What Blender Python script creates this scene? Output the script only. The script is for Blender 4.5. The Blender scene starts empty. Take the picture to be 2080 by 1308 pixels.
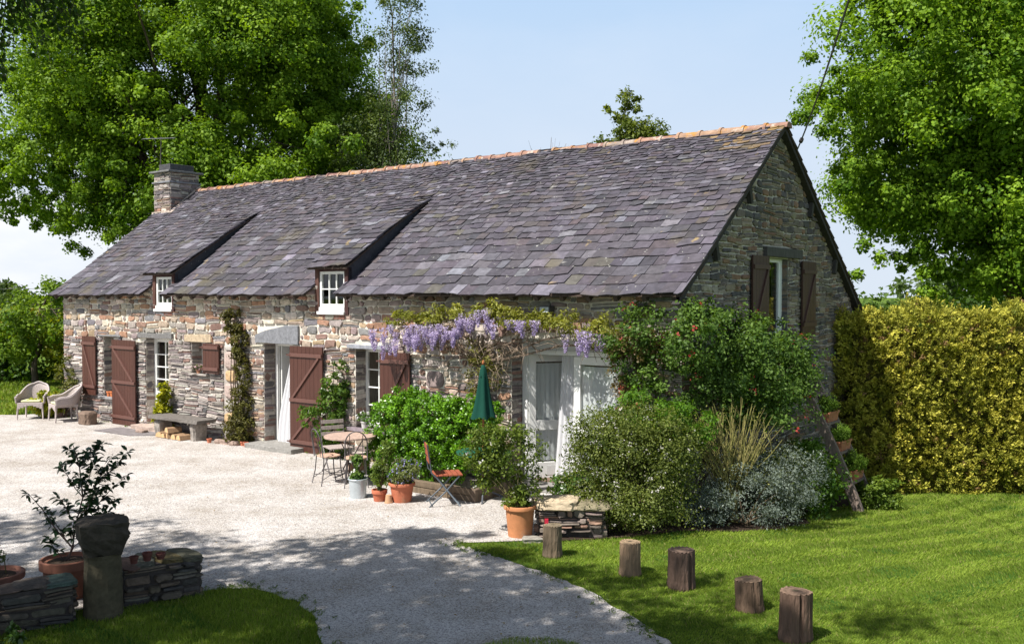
import bpy, bmesh, math, random
import numpy as np
from mathutils import Vector, Matrix
R = math.radians
random.seed(7)
sc = bpy.context.scene
# ---------------------------------------------------------------- camera
cam_d = bpy.data.cameras.new('camera'); cam = bpy.data.objects.new('camera', cam_d)
sc.collection.objects.link(cam); sc.camera = cam
cam_d.sensor_width = 36; cam_d.lens = 36 * 1928 / 2080
cam_d.clip_start = 0.1; cam_d.clip_end = 3000
cam.location = (0, 0, 3.0); cam.rotation_euler = (R(90 - 1.604), 0, 0)
# ---------------------------------------------------------------- light
SUN_EL = 54.5
LH = Vector((0.78, 0.62))                      # horizontal travel direction of the light
LDIR = Vector((LH.x * math.cos(R(SUN_EL)), LH.y * math.cos(R(SUN_EL)), -math.sin(R(SUN_EL)))).normalized()
w = bpy.data.worlds.new('World'); sc.world = w; w.use_nodes = True
nt = w.node_tree; nt.nodes.clear()
sky = nt.nodes.new('ShaderNodeTexSky'); sky.sky_type = 'NISHITA'; sky.sun_disc = False
sky.sun_elevation = R(SUN_EL); sky.sun_rotation = math.atan2(-LH.x, -LH.y)
sky.air_density = 1.0; sky.dust_density = 2.0; sky.ozone_density = 1.6; sky.altitude = 50
bg = nt.nodes.new('ShaderNodeBackground'); bg.inputs[1].default_value = 0.055
wo = nt.nodes.new('ShaderNodeOutputWorld')
# thin white cloud low in the sky on the left
tc = nt.nodes.new('ShaderNodeTexCoord'); nz = nt.nodes.new('ShaderNodeTexNoise')
mp = nt.nodes.new('ShaderNodeMapping'); mp.inputs['Scale'].default_value = (1.6, 1.6, 4.0)
nz.inputs['Scale'].default_value = 1.7; nz.inputs['Detail'].default_value = 7; nz.inputs['Roughness'].default_value = 0.55
cr = nt.nodes.new('ShaderNodeValToRGB'); cr.color_ramp.elements[0].position = 0.47; cr.color_ramp.elements[1].position = 0.68
sx = nt.nodes.new('ShaderNodeSeparateXYZ'); mr = nt.nodes.new('ShaderNodeMapRange')
mr.inputs[1].default_value = -0.25; mr.inputs[2].default_value = -0.46; mr.inputs[3].default_value = 0.12; mr.inputs[4].default_value = 1.0
mm = nt.nodes.new('ShaderNodeMath'); mm.operation = 'MULTIPLY'
mx = nt.nodes.new('ShaderNodeMix'); mx.data_type = 'RGBA'; mx.inputs[7].default_value = (12.0, 12.2, 12.6, 1)
L = nt.links.new
L(tc.outputs['Generated'], mp.inputs[0]); L(mp.outputs[0], nz.inputs['Vector']); L(nz.outputs[0], cr.inputs[0])
L(tc.outputs['Generated'], sx.inputs[0]); L(sx.outputs[0], mr.inputs[0])
L(cr.outputs[0], mm.inputs[0]); L(mr.outputs[0], mm.inputs[1]); L(mm.outputs[0], mx.inputs[0])
# bright haze low in the sky, thinning upwards
hz = nt.nodes.new('ShaderNodeValToRGB'); he = hz.color_ramp.elements
he[0].position = 0.0; he[0].color = (0.66, 0.74, 0.84, 1); he[1].position = 0.36; he[1].color = (0.41, 0.61, 0.87, 1)
h2 = hz.color_ramp.elements.new(0.16); h2.color = (0.60, 0.71, 0.86, 1)
hs = nt.nodes.new('ShaderNodeVectorMath'); hs.operation = 'SCALE'; hs.inputs['Scale'].default_value = 12.9
hr = nt.nodes.new('ShaderNodeMapRange'); hr.inputs[1].default_value = 0.34; hr.inputs[2].default_value = 0.62; hr.interpolation_type = 'SMOOTHSTEP'
hm = nt.nodes.new('ShaderNodeMix'); hm.data_type = 'RGBA'
L(sx.outputs[2], hz.inputs[0]); L(hz.outputs[0], hs.inputs[0]); L(sx.outputs[2], hr.inputs[0]); L(hr.outputs[0], hm.inputs[0])
L(hs.outputs[0], hm.inputs[6]); L(sky.outputs[0], hm.inputs[7]); L(hm.outputs[2], mx.inputs[6]); L(mx.outputs[2], bg.inputs[0]); L(bg.outputs[0], wo.inputs[0])
sl = bpy.data.lights.new('sun', 'SUN'); sl.energy = 4.9; sl.angle = R(0.53); sl.color = (1.0, 0.96, 0.91)
so = bpy.data.objects.new('sun', sl); sc.collection.objects.link(so)
so.rotation_euler = LDIR.to_track_quat('-Z', 'Y').to_euler(); so.location = (-20, -15, 30)
sc.view_settings.view_transform = 'Standard'; sc.view_settings.look = 'None'
sc.view_settings.exposure = 0.63; sc.view_settings.gamma = 1
sc.cycles.max_bounces = 8; sc.cycles.transparent_max_bounces = 12

# ---------------------------------------------------------------- helpers
COL = sc.collection
def tag(o, label=None, cat=None, group=None, kind=None):
    if label: o['label'] = label
    if cat: o['category'] = cat
    if group: o['group'] = group
    if kind: o['kind'] = kind
    return o
def empty(name, loc=(0, 0, 0), rz=0, label=None, cat=None, group=None, parent=None):
    o = bpy.data.objects.new(name, None); COL.objects.link(o); o.location = loc
    o.rotation_euler = (0, 0, rz); o.empty_display_size = 0.2
    if parent: o.parent = parent
    return tag(o, label, cat, group)
def copy_tree(o, parent=None):
    c = o.copy(); COL.objects.link(c); c.parent = parent
    for ch in list(o.children): copy_tree(ch, c)
    return c
class MB:
    def __init__(s): s.v = []; s.f = []; s.c = []
    def add(s, vs, fs, col=(1, 1, 1)):
        b = len(s.v); s.v += [tuple(p) for p in vs]
        for f in fs: s.f.append([b + i for i in f]); s.c.append(col)
    def box(s, x0, x1, y0, y1, z0, z1, col=(1, 1, 1), M=None, j=0):
        vs = [Vector((x, y, z)) for x in (x0, x1) for y in (y0, y1) for z in (z0, z1)]
        if j: vs = [p + Vector([random.uniform(-j, j) for _ in range(3)]) for p in vs]
        if M is not None: vs = [M @ p for p in vs]
        s.add(vs, [(0, 1, 3, 2), (4, 6, 7, 5), (0, 4, 5, 1), (2, 3, 7, 6), (0, 2, 6, 4), (1, 5, 7, 3)], col)
    def bar(s, a, b, wx, wz, col=(1, 1, 1), up=(0, 0, 1)):
        a = Vector(a); b = Vector(b); d = (b - a); ln = d.length; d.normalize()
        u = Vector(up)
        if abs(d.dot(u)) > 0.98: u = Vector((0, 1, 0))
        sx = d.cross(u).normalized(); uz = sx.cross(d).normalized()
        vs = []
        for t in (a, b):
            for i, k in ((-1, -1), (1, -1), (1, 1), (-1, 1)): vs.append(t + sx * wx * i / 2 + uz * wz * k / 2)
        s.add(vs, [(0, 3, 2, 1), (4, 5, 6, 7), (0, 1, 5, 4), (1, 2, 6, 5), (2, 3, 7, 6), (3, 0, 4, 7)], col)
    def tube(s, pts, rad, n=7, col=(1, 1, 1), cap=True, jit=0):
        pts = [Vector(p) for p in pts]
        if not hasattr(rad, '__len__'): rad = [rad] * len(pts)
        b = len(s.v); ref = Vector((0.13, 0.31, 0.94)).normalized()
        for i, p in enumerate(pts):
            d = (pts[min(i + 1, len(pts) - 1)] - pts[max(i - 1, 0)])
            d = d.normalized() if d.length > 1e-9 else Vector((0, 0, 1))
            r_ = ref if abs(d.dot(ref)) < 0.95 else Vector((1, 0, 0))
            a = d.cross(r_).normalized(); c = d.cross(a)
            for k in range(n):
                t = 2 * math.pi * k / n; rr = rad[i] * (1 + random.uniform(-jit, jit))
                s.v.append(tuple(p + a * math.cos(t) * rr + c * math.sin(t) * rr))
        for i in range(len(pts) - 1):
            for k in range(n):
                s.f.append([b + i * n + k, b + i * n + (k + 1) % n, b + (i + 1) * n + (k + 1) % n, b + (i + 1) * n + k]); s.c.append(col)
        if cap:
            s.f.append([b + k for k in range(n)]); s.c.append(col)
            s.f.append([b + (len(pts) - 1) * n + k for k in reversed(range(n))]); s.c.append(col)
    def lathe(s, prof, cx=0, cy=0, n=20, col=(1, 1, 1), cols=None, jit=0):
        b = len(s.v)
        for (r, z) in prof:
            for k in range(n):
                t = 2 * math.pi * k / n; rr = r * (1 + random.uniform(-jit, jit))
                s.v.append((cx + rr * math.cos(t), cy + rr * math.sin(t), z))
        for i in range(len(prof) - 1):
            for k in range(n):
                s.f.append([b + i * n + k, b + i * n + (k + 1) % n, b + (i + 1) * n + (k + 1) % n, b + (i + 1) * n + k])
                s.c.append(cols[i] if cols else col)
        s.f.append([b + k for k in reversed(range(n))]); s.c.append(col)
        s.f.append([b + (len(prof) - 1) * n + k for k in range(n)]); s.c.append(cols[-1] if cols else col)
    def build(s, name, mat, parent=None, smooth=False, bevel=0, loc=None, rz=0):
        me = bpy.data.meshes.new(name); me.from_pydata(s.v, [], s.f)
        a = me.attributes.new('col', 'FLOAT_COLOR', 'FACE')
        arr = np.ones((len(s.f), 4), dtype=np.float32); arr[:, :3] = np.array([c[:3] for c in s.c], dtype=np.float32)
        a.data.foreach_set('color', arr.ravel())
        me.materials.append(mat)
        if smooth: me.polygons.foreach_set('use_smooth', [True] * len(s.f))
        me.update()
        o = bpy.data.objects.new(name, me); COL.objects.link(o)
        if parent: o.parent = parent
        if loc: o.location = loc
        if rz: o.rotation_euler = (0, 0, rz)
        if bevel:
            m = o.modifiers.new('bevel', 'BEVEL'); m.width = bevel; m.segments = 2; m.limit_method = 'ANGLE'; m.angle_limit = R(40)
        return o
def np_mesh(name, V, F, cols, mat, parent=None, smooth=False, loc=None):
    """V (n,3), F (m,k) all faces with k corners, cols (m,3)"""
    me = bpy.data.meshes.new(name); m, k = F.shape
    me.vertices.add(len(V)); me.vertices.foreach_set('co', V.astype(np.float32).ravel())
    me.loops.add(m * k); me.loops.foreach_set('vertex_index', F.astype(np.int32).ravel())
    me.polygons.add(m); me.polygons.foreach_set('loop_start', (np.arange(m) * k).astype(np.int32))
    me.polygons.foreach_set('loop_total', np.full(m, k, dtype=np.int32))
    a = me.attributes.new('col', 'FLOAT_COLOR', 'FACE'); arr = np.ones((m, 4), dtype=np.float32); arr[:, :3] = cols
    a.data.foreach_set('color', arr.ravel())
    me.materials.append(mat); me.update(calc_edges=True)
    if smooth: me.polygons.foreach_set('use_smooth', [True] * m)
    o = bpy.data.objects.new(name, me); COL.objects.link(o)
    if parent: o.parent = parent
    if loc is not None: o.location = loc
    return o
def smooth01(x): x = min(max(x, 0), 1); return x * x * (3 - 2 * x)
def gz(X, Y):                                   # the lawn falls away to the right of the gable
    return -0.8 * min(max((Y - 11) / 7, 0), 1.3) * smooth01((X - 2) / 2.5)
TH = R(-37.3); CT, ST = math.cos(TH), math.sin(TH); CO = (2.38, 13.3)
def W(x, y): return (CO[0] + x * CT - y * ST, CO[1] + x * ST + y * CT)     # house plan -> world plan
def W3(x, y, z=None):
    X, Y = W(x, y); return (X, Y, gz(X, Y) if z is None else z)

# ---------------------------------------------------------------- materials
def mat_new(name):
    m = bpy.data.materials.new(name); m.use_nodes = True; n = m.node_tree; n.nodes.clear(); return m, n
def M_attr(name, rough=0.85, spec=0.3, nscale=14, namt=0.35, bump=0.3, bscale=40, bdist=0.01, tint=None, mask=None, metal=0, stretch=None, sheen=0):
    """base colour from the mesh's own per-face colour, broken up with noise; mask=(scale, lo, hi, colour) adds blotches"""
    m, n = mat_new(name); N = n.nodes.new; l = n.links.new
    out = N('ShaderNodeOutputMaterial'); p = N('ShaderNodeBsdfPrincipled'); l(p.outputs[0], out.inputs[0])
    at = N('ShaderNodeAttribute'); at.attribute_name = 'col'
    tcn = N('ShaderNodeTexCoord'); src = tcn.outputs['Object']
    if stretch:
        mpn = N('ShaderNodeMapping'); mpn.inputs['Scale'].default_value = stretch; l(src, mpn.inputs[0]); src = mpn.outputs[0]
    no = N('ShaderNodeTexNoise'); no.inputs['Scale'].default_value = nscale; no.inputs['Detail'].default_value = 6; no.inputs['Roughness'].default_value = 0.65
    l(src, no.inputs['Vector'])
    r = N('ShaderNodeMapRange'); r.inputs[1].default_value = 0.25; r.inputs[2].default_value = 0.75
    r.inputs[3].default_value = 1 - namt; r.inputs[4].default_value = 1 + namt; l(no.outputs[0], r.inputs[0])
    mu = N('ShaderNodeVectorMath'); mu.operation = 'SCALE'; l(at.outputs['Color'], mu.inputs[0]); l(r.outputs[0], mu.inputs['Scale'])
    c = mu.outputs[0]
    for mk in (mask or []):
        n2 = N('ShaderNodeTexNoise'); n2.inputs['Scale'].default_value = mk[0]; n2.inputs['Detail'].default_value = 4; l(tcn.outputs['Object'], n2.inputs['Vector'])
        r2 = N('ShaderNodeMapRange'); r2.inputs[1].default_value = mk[1]; r2.inputs[2].default_value = mk[2]; l(n2.outputs[0], r2.inputs[0])
        x = N('ShaderNodeMix'); x.data_type = 'RGBA'; l(r2.outputs[0], x.inputs[0]); l(c, x.inputs[6]); x.inputs[7].default_value = (*mk[3], 1); c = x.outputs[2]
    l(c, p.inputs['Base Color']); p.inputs['Roughness'].default_value = rough; p.inputs['Specular IOR Level'].default_value = spec; p.inputs['Metallic'].default_value = metal
    if bump:
        nb = N('ShaderNodeTexNoise'); nb.inputs['Scale'].default_value = bscale; nb.inputs['Detail'].default_value = 5; l(src, nb.inputs['Vector'])
        b = N('ShaderNodeBump'); b.inputs['Strength'].default_value = bump; b.inputs['Distance'].default_value = bdist
        l(nb.outputs[0], b.inputs['Height']); l(b.outputs[0], p.inputs['Normal'])
    return m
def M_leaf(name, trans=0.38, rough=0.5, spec=0.25, tcol=(1.25, 1.25, 0.35)):
    m, n = mat_new(name); N = n.nodes.new; l = n.links.new
    out = N('ShaderNodeOutputMaterial'); p = N('ShaderNodeBsdfPrincipled'); t = N('ShaderNodeBsdfTranslucent'); x = N('ShaderNodeMixShader')
    at = N('ShaderNodeAttribute'); at.attribute_name = 'col'
    v = N('ShaderNodeVectorMath'); v.operation = 'MULTIPLY'; v.inputs[1].default_value = tcol
    l(at.outputs['Color'], p.inputs['Base Color']); l(at.outputs['Color'], v.inputs[0]); l(v.outputs[0], t.inputs[0])
    p.inputs['Roughness'].default_value = rough; p.inputs['Specular IOR Level'].default_value = spec
    x.inputs[0].default_value = trans; l(p.outputs[0], x.inputs[1]); l(t.outputs[0], x.inputs[2]); l(x.outputs[0], out.inputs[0])
    return m
STONE = M_attr('stone', 0.9, 0.2, 16, 0.38, 0.55, 45, 0.012)
MORTAR = M_attr('lime_mortar', 0.95, 0.1, 5, 0.3, 0.6, 60, 0.01)
SLATE = M_attr('slate', 0.62, 0.35, 9, 0.4, 0.6, 30, 0.008, mask=[(6.5, 0.68, 0.78, (0.26, 0.25, 0.23)), (3.1, 0.70, 0.76, (0.27, 0.2, 0.1)), (15, 0.69, 0.74, (0.38, 0.38, 0.34)), (1.1, 0.62, 0.80, (0.10, 0.085, 0.05))])
TILE = M_attr('clay_ridge', 0.8, 0.25, 8, 0.35, 0.5, 30, 0.006, mask=[(5, 0.58, 0.66, (0.40, 0.20, 0.05)), (9, 0.57, 0.66, (0.40, 0.34, 0.28))])
CLAY = M_attr('terracotta', 0.8, 0.25, 9, 0.22, 0.2, 50, 0.003, mask=[(4, 0.6, 0.75, (0.42, 0.27, 0.17))])
PAINT = M_attr('brown_paint', 0.5, 0.4, 5, 0.16, 0.25, 12, 0.003, stretch=(6, 6, 0.8))
WHITE = M_attr('white_paint', 0.45, 0.4, 4, 0.04, 0.05, 20, 0.002)
WOOD = M_attr('weathered_wood', 0.85, 0.2, 9, 0.4, 0.6, 22, 0.006, stretch=(3, 3, 0.5))
BARK = M_attr('bark', 0.95, 0.1, 7, 0.45, 0.9, 16, 0.03, stretch=(2, 2, 0.45))
BARKL = M_attr('birch_bark', 0.85, 0.1, 7, 0.3, 0.5, 16, 0.02)
METAL = M_attr('painted_metal', 0.45, 0.5, 12, 0.15, 0.1, 30, 0.002)
ZINC = M_attr('zinc', 0.5, 0.5, 8, 0.15, 0.1, 30, 0.002, metal=0.6)
CLOTH = M_attr('cloth', 0.9, 0.1, 20, 0.08, 0.2, 60, 0.003)
LACE = M_leaf('lace_cloth', 0.35, 0.9, 0.05, (1, 1, 1))
WICKER = M_attr('wicker', 0.8, 0.2, 60, 0.35, 0.9, 90, 0.01)
SOIL = M_attr('soil', 1, 0.1, 8, 0.4, 0.8, 30, 0.03)
LEAF = M_leaf('leaf'); GLOSSY = M_leaf('glossy_leaf', 0.25, 0.33, 0.5); PETAL = M_leaf('petal', 0.4, 0.7, 0.1, (1, 1, 1))
HLEAF = M_leaf('conifer_leaf', 0.12, 0.6, 0.15); TLEAF = M_leaf('tree_leaf', 0.42, 0.55, 0.2)
GRASSM = M_leaf('grass_blade', 0.35, 0.6, 0.15)
def M_glass():
    m, n = mat_new('window_glass'); N = n.nodes.new; l = n.links.new
    out = N('ShaderNodeOutputMaterial'); t = N('ShaderNodeBsdfTransparent'); g = N('ShaderNodeBsdfGlossy'); f = N('ShaderNodeLayerWeight'); x = N('ShaderNodeMixShader'); pw = N('ShaderNodeMath'); pw.operation = 'POWER'; pw.inputs[1].default_value = 3; ma = N('ShaderNodeMath'); ma.operation = 'MULTIPLY_ADD'; ma.inputs[1].default_value = 0.6; ma.inputs[2].default_value = 0.06
    t.inputs[0].default_value = (0.95, 0.97, 0.96, 1); g.inputs['Roughness'].default_value = 0.03; l(f.outputs['Facing'], pw.inputs[0]); l(pw.outputs[0], ma.inputs[0])
    l(ma.outputs[0], x.inputs[0]); l(t.outputs[0], x.inputs[1]); l(g.outputs[0], x.inputs[2]); l(x.outputs[0], out.inputs[0]); return m
GLASS = M_glass()
def M_ground():
    m, n = mat_new('turf'); N = n.nodes.new; l = n.links.new
    out = N('ShaderNodeOutputMaterial'); p = N('ShaderNodeBsdfPrincipled'); l(p.outputs[0], out.inputs[0])
    tcn = N('ShaderNodeTexCoord'); a = N('ShaderNodeTexNoise'); a.inputs['Scale'].default_value = 0.9; a.inputs['Detail'].default_value = 8; a.inputs['Roughness'].default_value = 0.7
    b = N('ShaderNodeTexNoise'); b.inputs['Scale'].default_value = 45; b.inputs['Detail'].default_value = 4
    l(tcn.outputs['Object'], a.inputs[0]); l(tcn.outputs['Object'], b.inputs[0])
    r = N('ShaderNodeValToRGB'); e = r.color_ramp.elements
    e[0].position = 0.3; e[0].color = (0.055, 0.10, 0.01, 1); e[1].position = 0.7; e[1].color = (0.125, 0.19, 0.022, 1); l(a.outputs[0], r.inputs[0])
    mr_ = N('ShaderNodeMapRange'); mr_.inputs[3].default_value = 0.6; mr_.inputs[4].default_value = 1.4; l(b.outputs[0], mr_.inputs[0])
    v = N('ShaderNodeVectorMath'); v.operation = 'SCALE'; l(r.outputs[0], v.inputs[0]); l(mr_.outputs[0], v.inputs['Scale'])
    l(v.outputs[0], p.inputs['Base Color']); p.inputs['Roughness'].default_value = 0.95; p.inputs['Specular IOR Level'].default_value = 0.1
    bu = N('ShaderNodeBump'); bu.inputs['Strength'].default_value = 0.8; bu.inputs['Distance'].default_value = 0.03; l(b.outputs[0], bu.inputs['Height']); l(bu.outputs[0], p.inputs['Normal'])
    return m
def M_gravel():
    m, n = mat_new('gravel'); N = n.nodes.new; l = n.links.new
    out = N('ShaderNodeOutputMaterial'); p = N('ShaderNodeBsdfPrincipled'); l(p.outputs[0], out.inputs[0])
    tcn = N('ShaderNodeTexCoord'); v = N('ShaderNodeTexVoronoi'); v.inputs['Scale'].default_value = 80
    a = N('ShaderNodeTexNoise'); a.inputs['Scale'].default_value = 1.1; a.inputs['Detail'].default_value = 8; a.inputs['Roughness'].default_value = 0.75
    l(tcn.outputs['Object'], v.inputs[0]); l(tcn.outputs['Object'], a.inputs[0])
    sp = N('ShaderNodeSeparateColor'); l(v.outputs['Color'], sp.inputs[0])
    r = N('ShaderNodeValToRGB'); e = r.color_ramp.elements
    e[0].position = 0.0; e[0].color = (0.22, 0.205, 0.20, 1); e[1].position = 0.45; e[1].color = (0.475, 0.45, 0.43, 1)
    e2 = r.color_ramp.elements.new(0.9); e2.color = (0.6, 0.58, 0.555, 1); l(sp.outputs[0], r.inputs[0])
    r2 = N('ShaderNodeValToRGB'); r2.color_ramp.elements[0].position = 0.35; r2.color_ramp.elements[0].color = (0.72, 0.67, 0.60, 1)
    r2.color_ramp.elements[1].position = 0.6; r2.color_ramp.elements[1].color = (1.06, 1.04, 1.02, 1); l(a.outputs[0], r2.inputs[0])
    mu = N('ShaderNodeVectorMath'); mu.operation = 'MULTIPLY'; l(r.outputs[0], mu.inputs[0]); l(r2.outputs[0], mu.inputs[1])
    l(mu.outputs[0], p.inputs['Base Color']); p.inputs['Roughness'].default_value = 0.95; p.inputs['Specular IOR Level'].default_value = 0.15
    bu = N('ShaderNodeBump'); bu.inputs['Strength'].default_value = 0.55; bu.inputs['Distance'].default_value = 0.009; bu.invert = True
    l(v.outputs['Distance'], bu.inputs['Height']); l(bu.outputs[0], p.inputs['Normal'])
    return m
TURF = M_ground(); GRAVEL = M_gravel()

# ---------------------------------------------------------------- ground
def grid(name, xs, ys, mat, dz=0.0):
    V = np.array([(x, y, gz(x, y) + dz) for y in ys for x in xs]); nx = len(xs)
    F = np.array([(j * nx + i, j * nx + i + 1, (j + 1) * nx + i + 1, (j + 1) * nx + i) for j in range(len(ys) - 1) for i in range(nx - 1)])
    return np_mesh(name, V, F, np.full((len(F), 3), 0.1), mat, smooth=True)
xs = [-900, -300, -120, -60, -30, -10, 0, 1, 1.8] + [2 + .25 * i for i in range(12)] + [5, 7, 10, 20, 40, 90, 300, 900]
ys = [-60, 0, 6, 10] + [10.8 + .4 * i for i in range(24)] + [21, 25, 40, 90, 300, 1500]
tag(grid('ground', xs, ys, TURF), kind='structure')
def poly_sheet(name, pts, z, mat):
    bm = bmesh.new(); vs = [bm.verts.new((x, y, z)) for x, y in pts]; f = bm.faces.new(vs)
    if f.normal.z < 0: f.normal_flip()
    bmesh.ops.triangulate(bm, faces=[f]); me = bpy.data.meshes.new(name); bm.to_mesh(me); bm.free(); me.materials.append(mat)
    o = bpy.data.objects.new(name, me); COL.objects.link(o); return o
def wig(pts, n=6, amp=0.03):
    out = []
    for i in range(len(pts) - 1):
        a, b = Vector(pts[i]), Vector(pts[i + 1])
        for k in range(n):
            p = a.lerp(b, k / n); out.append((p.x + random.uniform(-amp, amp), p.y + random.uniform(-amp, amp)))
    out.append(tuple(pts[-1])); return out
lawnR = wig([(-0.65, 11.42), (-0.5, 11.2), (-0.22, 10.85), (0.3, 10.25), (0.8, 9.5), (1.12, 8.75), (1.35, 8.15), (1.45, 7.2), (1.4, 5.5)])
lawnL = wig([(-1.2, 5.5), (-1.5, 7.2), (-1.65, 8.15), (-1.8, 8.75), (-2.15, 9.25), (-2.6, 9.62), (-3.0, 9.6), (-3.3, 9.4)])
gravel_pts = lawnR + lawnL + [(-4, 9.0), (-6, 8.2), (-20, 8), (-24, 16)] + wig([(-21, 23.3), (-18, 23.5), (-15, 23.6), (-12.4, 23.7), (-10.9, 24.2)], 5, .05) + [(-9, 23.5), (2.6, 14.2), (1.2, 12.3), (0.7, 11.7), (0.1, 11.5)]
tag(poly_sheet('gravel_courtyard', gravel_pts, 0.012, GRAVEL), kind='structure')
def in_poly(P, poly):
    x, y = P[:, 0], P[:, 1]; ins = np.zeros(len(P), bool); n = len(poly); j = n - 1
    for i in range(n):
        xi, yi = poly[i]; xj, yj = poly[j]
        c = ((yi > y) != (yj > y)) & (x < (xj - xi) * (y - yi) / (yj - yi + 1e-12) + xi)
        ins ^= c; j = i
    return ins
rng = np.random.default_rng(11)
def blades(name, n, bounds, excl, incl, label, h=(0.02, 0.05), w_=(0.005, 0.010), stripes=False, c0=(0.10, 0.165, 0.014), c1=(0.31, 0.41, 0.06)):
    x0, x1, y0, y1 = bounds
    u = rng.random(n); Y = 1 / (1 / y0 + u * (1 / y1 - 1 / y0)); X = x0 + rng.random(n) * (x1 - x0)
    keep = np.abs(X) < Y * 0.56 + 0.3
    P = np.stack([X, Y], 1)[keep]
    for e in excl: P = P[~in_poly(P, e)]
    if incl is not None: P = P[in_poly(P, incl)]
    n = len(P); Z = np.array([gz(a, b) for a, b in P])
    H = rng.uniform(h[0], h[1], n) * np.clip(P[:, 1] / 10, .8, 1.5); Wd = rng.uniform(w_[0], w_[1], n) * np.clip(P[:, 1] / 9, .8, 2)
    a = rng.uniform(0, 2 * np.pi, n); t = rng.uniform(0, 2 * np.pi, n); ln = rng.uniform(0.1, 0.9, n) * H
    lx, ly = np.cos(t) * ln, np.sin(t) * ln
    st = np.zeros(n)
    if stripes:                                  # mown stripes: blades lean alternately
        rr = np.hypot(P[:, 0] + 3.0, P[:, 1] - 24.5); st = np.sign(np.sin(rr * 2 * np.pi / 0.62))
        lx += st * 0.45 * H; ly -= st * 0.25 * H
    V = np.empty((n, 3, 3)); V[:, 0] = np.stack([P[:, 0] + np.cos(a) * Wd / 2, P[:, 1] + np.sin(a) * Wd / 2, Z], 1)
    V[:, 1] = np.stack([P[:, 0] - np.cos(a) * Wd / 2, P[:, 1] - np.sin(a) * Wd / 2, Z], 1)
    V[:, 2] = np.stack([P[:, 0] + lx, P[:, 1] + ly, Z + H], 1)
    k = np.clip(rng.normal(.5, .28, n) + .2 * st + 0.25 * np.sin(P[:, 0] * 2.1 + np.sin(P[:, 1] * 1.7) * 2) * .6, 0, 1)[:, None]
    pch = .5 + .5 * np.sin(P[:, 0] * 3.1 + 2 * np.sin(P[:, 1] * 2.3)) * np.sin(P[:, 1] * 3.7 + 1.5 * np.sin(P[:, 0] * 1.9)); C = np.array(c0) * (1 - k) + np.array(c1) * k
    C *= (.82 + .3 * pch)[:, None]; dry = rng.random(n) < .04 + .07 * pch; C[dry] = np.array([.34, .31, .12]) * rng.uniform(.7, 1.1, (int(dry.sum()), 1)); clv = (rng.random(n) < .35) & (pch < .16); C[clv] = np.array([.07, .17, .03])
    o = np_mesh(name, V.reshape(-1, 3), np.arange(n * 3).reshape(n, 3), C, GRASSM)
    tag(o, label, 'grass', kind='stuff')
bed_poly = [(0.15, 11.55), (0.6, 11.5), (1.5, 11.7), (2.2, 12.0), (2.9, 12.1), (3.6, 12.6), (4.3, 13.6), (4.5, 14.6), (5.0, 15.4), (5.7, 15.9), (6.2, 17.5), (6.4, 19), (3, 17), (2.2, 14), (0.9, 13)]
def bed_sheet():
    V = []; F = []; c = (3.0, 14.0)
    ring = [Vector(p) for p in bed_poly]; K = 6
    for p in ring:
        for k in range(K + 1):
            q = Vector(c).lerp(p, k / K); V.append((q.x, q.y, gz(q.x, q.y) + 0.014))
    n = len(ring)
    for i in range(n):
        for k in range(K): F.append((i * (K + 1) + k, i * (K + 1) + k + 1, ((i + 1) % n) * (K + 1) + k + 1, ((i + 1) % n) * (K + 1) + k))
    F = np.array(F); return np_mesh('soil_bed', np.array(V), F, np.full((len(F), 3), (0.05, 0.035, 0.025)), SOIL)
tag(bed_sheet(), kind='structure')
blades('grass', 520000, (-1.2, 11.5, 7.6, 18.6), [gravel_pts, bed_poly], None, 'short mown green grass on the lawn right of the drive', stripes=True, h=(.014, .034))
blades('grass', 150000, (-5.0, -1.0, 6.4, 10.2), [gravel_pts], None, 'shaded green grass in front of the low stone wall', h=(0.025, 0.06))
blades('grass', 60000, (-22, -10, 23.5, 38), [gravel_pts], None, 'sunlit green grass beyond the wicker chairs', h=(0.04, 0.08), w_=(0.02, 0.04))
isl = [(-0.25, 8.05), (0.0, 8.22), (0.35, 8.2), (0.6, 8.05), (0.5, 7.4), (-0.1, 7.4)]
blades('grass', 9000, (-0.3, 0.7, 7.4, 8.3), [], isl, 'small tuft of grass in the middle of the drive', h=(0.03, 0.06))
def pebbles(n):
    Y = 1 / (1 / 7.8 + rng.random(n) * (1 / 19 - 1 / 7.8)); X = rng.uniform(-7.5, 1.6, n)
    P = np.stack([X, Y], 1); P = P[in_poly(P, gravel_pts) & (np.abs(P[:, 0]) < P[:, 1] * .56)]; n = len(P)
    s = rng.uniform(0.004, 0.011, n); a = rng.uniform(0, 6.28, n); V = np.empty((n, 5, 3))
    for k in range(4):
        q = a + k * np.pi / 2 + rng.uniform(-.4, .4, n); V[:, k] = np.stack([P[:, 0] + np.cos(q) * s, P[:, 1] + np.sin(q) * s * .8, np.full(n, .010)], 1)
    V[:, 4] = np.stack([P[:, 0] + rng.uniform(-.3, .3, n) * s, P[:, 1] + rng.uniform(-.3, .3, n) * s, .012 + s * rng.uniform(.4, .9, n)], 1)
    b = np.arange(n)[:, None] * 5; F = np.concatenate([b + np.array([[k, (k + 1) % 4, 4]]) for k in range(4)])
    c = rng.uniform(.34, .60, n)[:, None] * np.array([[1, .965, .93]]); C = np.concatenate([c] * 4)
    tag(np_mesh('gravel', V.reshape(-1, 3), F, C, STONE), 'pale loose gravel chippings strewn over the courtyard', 'gravel', kind='stuff')
pebbles(60000)

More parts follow.
